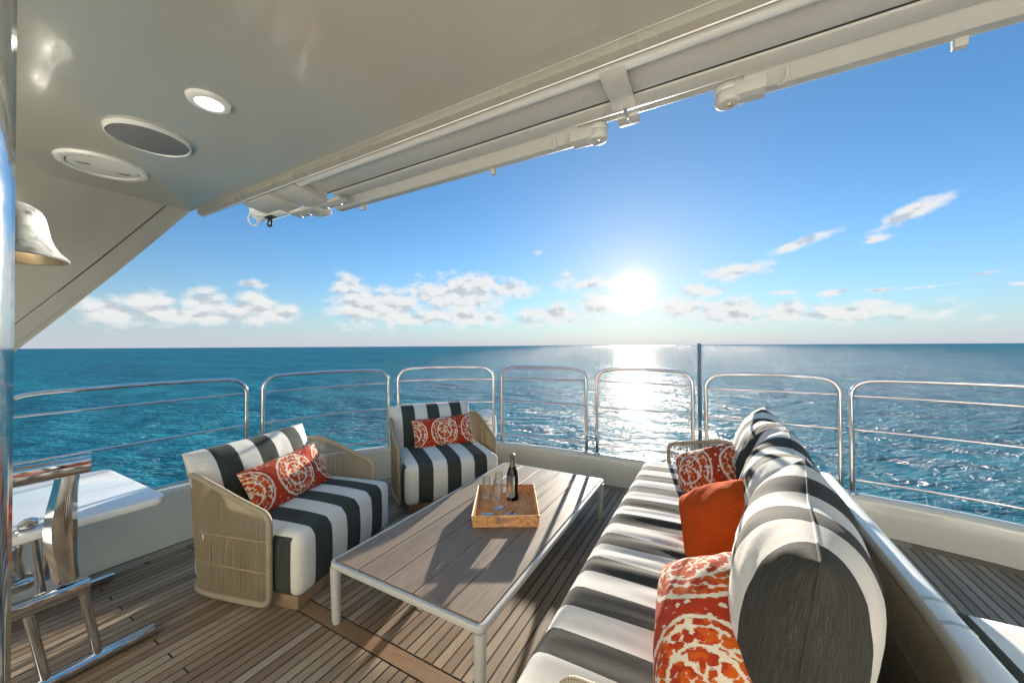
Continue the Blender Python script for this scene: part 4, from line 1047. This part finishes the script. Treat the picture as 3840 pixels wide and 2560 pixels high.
# ------------------------------------------------------------------ coaming behind the sofa and the side deck sunpad
co = thing('coaming', 'glossy white coaming running behind the sofa back', 'coaming')
m = MB(); prof = [(.612, .02), (.606, .50), (.612, .528), (.632, .548), (.66, .556), (.69, .553), (.708, .540), (.716, .515), (.735, .02)]
m.prism(prof, -.8, 3.30, 'xz'); b_ = m.build('moulding', M_MOULD, co, True, .006, 2)
for y_ in (1.70, 1.83):  # thin proud bands across the coaming, darker than the moulding
    m = MB(); m.prism([(x_+(.0012 if x_ > .66 else -.0012), z_+.0012) for x_, z_ in prof[1:8]]+[(.66, .50)], y_, y_+.022, 'xz'); m.build('cross_band', M_PAINT, co, True)
pad = MB(); cbp = cushion_box(.72, 1.5, .26, .05, .02, 24, 30, 8, axis='u', seed=2)
pad.v, pad.f, pad.hasuv = cbp.v, cbp.f, True
pad.uv = [tuple(((a)*.62+.05, b) for a, b in u) if u else u for u in cbp.uv]
M_PAD = stripes('olive_white_pad_canvas', (.055, .055, .030), (.80, .78, .73), .10)
o = pad.build('sun_pad', M_PAD); o.location = (1.17, .74, .09); tag(o, 'white and olive striped sun pad on the side deck behind the coaming', 'sun pad')
m = MB(); m.box((0, .74, -.045), (.66, 1.44, .085)); m.build('base', M_WHITE, o, True, .01)

# ------------------------------------------------------------------ bar table and steel deck chair at the left
bar = thing('bar_table', 'white rounded side table fixed to the bulwark at the left', 'table', (-3.1, .38, 0))
def bev_slab(poly, z0, z1, r):
    mb = MB(); mb.prism(poly, z0, z1, 'xy'); return mb
poly = [(x_, y_) for x_, y_ in rrect(.475, .47, .06, 8)]
bev_slab([(x_, y_) for x_, y_ in poly], .603, .642, .01).build('top', M_WHITE, bar, True, .010, 3, 50)
m = MB(); m.tube([(-.36, .18, .60), (-.31, .18, .45), (-.33, .18, .10)], .018, 12); m.tube([(.05, .25, .60), (-.30, .25, .30)], .016, 12); m.build('strut', M_STEEL2, bar)
m = MB(); m.tube([(.09, .25, .585), (.12, .285, .575)], .008, 8); m.lathe([(0, .008), (.011, .006), (.011, -.006), (0, -.008)], (.05, .25, .56), 10); m.build('locking_pin', M_STEEL2, bar)

ch = thing('steel_deck_chair', 'polished steel deck chair frame with sled feet at the left edge', 'chair', (-2.5, .30, 0))
def flat_bar(p0, p1, hz, hx, name):
    m = MB(); p0 = Vector(p0); p1 = Vector(p1)
    pr = [(hx*math.cos(a)*(1 if abs(math.cos(a)) > .2 else 1), hz*math.sin(a)) for a in np.linspace(0, 2*math.pi, 20, endpoint=False)]
    pr = [(math.copysign(abs(math.cos(a))**.6, math.cos(a))*hx, math.copysign(abs(math.sin(a))**.6, math.sin(a))*hz) for a in np.linspace(0, 2*math.pi, 20, endpoint=False)]
    vs = [p0+Vector((x_, 0, z_)) for x_, z_ in pr]+[p1+Vector((x_, 0, z_)) for x_, z_ in pr]; n = len(pr)
    m.add(vs, [tuple(range(n)), tuple(range(2*n-1, n-1, -1))]+[(i, (i+1) % n, n+(i+1) % n, n+i) for i in range(n)])
    return m.build(name, M_STEEL, ch, True, .003)
flat_bar((0, -.62, .925), (0, .235, .925), .040, .021, 'arm_rail')
flat_bar((0, -.62, .378), (0, .235, .378), .033, .024, 'seat_rail')
m = MB(); n = 14; prof_ = []
for i in range(n+1):
    s = i/n; z = .425+(.89-.425)*s; bow = .026*math.sin(math.pi*s); wv = .043+.006*math.cos(math.pi*(s-.5)*2)
    for x_, y_ in ((-.006-.010, -wv), (.010, -wv*.6), (.016, 0), (.010, wv*.6), (-.006-.010, wv), (-.022, wv*.5), (-.026, 0), (-.022, -wv*.5)):
        prof_.append((x_, .172-bow*.75+y_, z))
fs = [(i*8+j, i*8+(j+1) % 8, (i+1)*8+(j+1) % 8, (i+1)*8+j) for i in range(n) for j in range(8)]
m.add(prof_, fs); m.build('curved_support', M_STEEL, ch, True)
for y0, y1 in ((.215, .262), (.062, .112)):
    m = MB(); m.tube([(0, y0, .37), (0, y1, .05)], .0165, 14); m.build('leg', M_STEEL, ch)
m = MB(); m.tube([(0, -.62, .028), (0, .45, .028), (0, .462, .028)], [.026, .026, .020], 18); m.build('sled_foot', M_STEEL, ch)
m = MB(); m.tube([(-.80, -.62, .028), (-.80, .50, .028), (-.80, .51, .028)], [.024, .024, .018], 18); m.build('sled_foot', M_STEEL, ch)
for y0, y1 in ((.20, .235), (-.13, -.10)):
    m = MB(); m.tube([(-.80, y0, .40), (-.80, y1, .05)], .0145, 12); m.build('leg', M_STEEL, ch)
m = MB(); m.tube([(-.2, -.6, .408), (-.2, .095, .408), (-.2, .107, .408)], [.034, .034, .028], 18); m.build('cross_rail', M_STEEL, ch)
m = MB(); m.tube(smooth_path([(-.2, .055, .44), (-.2, .045, .52), (-.2, .055, .60), (-.2, .075, .645)], 5), [.034]*5+[.031]*5+[.022]*5+[.013], 14)
m.lathe([(0, -.026), (.020, -.02), (.034, -.006), (.034, .006), (.020, .02), (0, .026)], (-.2, .092, .664), 18, M=Matrix.Rotation(R(14), 4, 'X')); m.build('lever_handle', M_STEEL, ch)
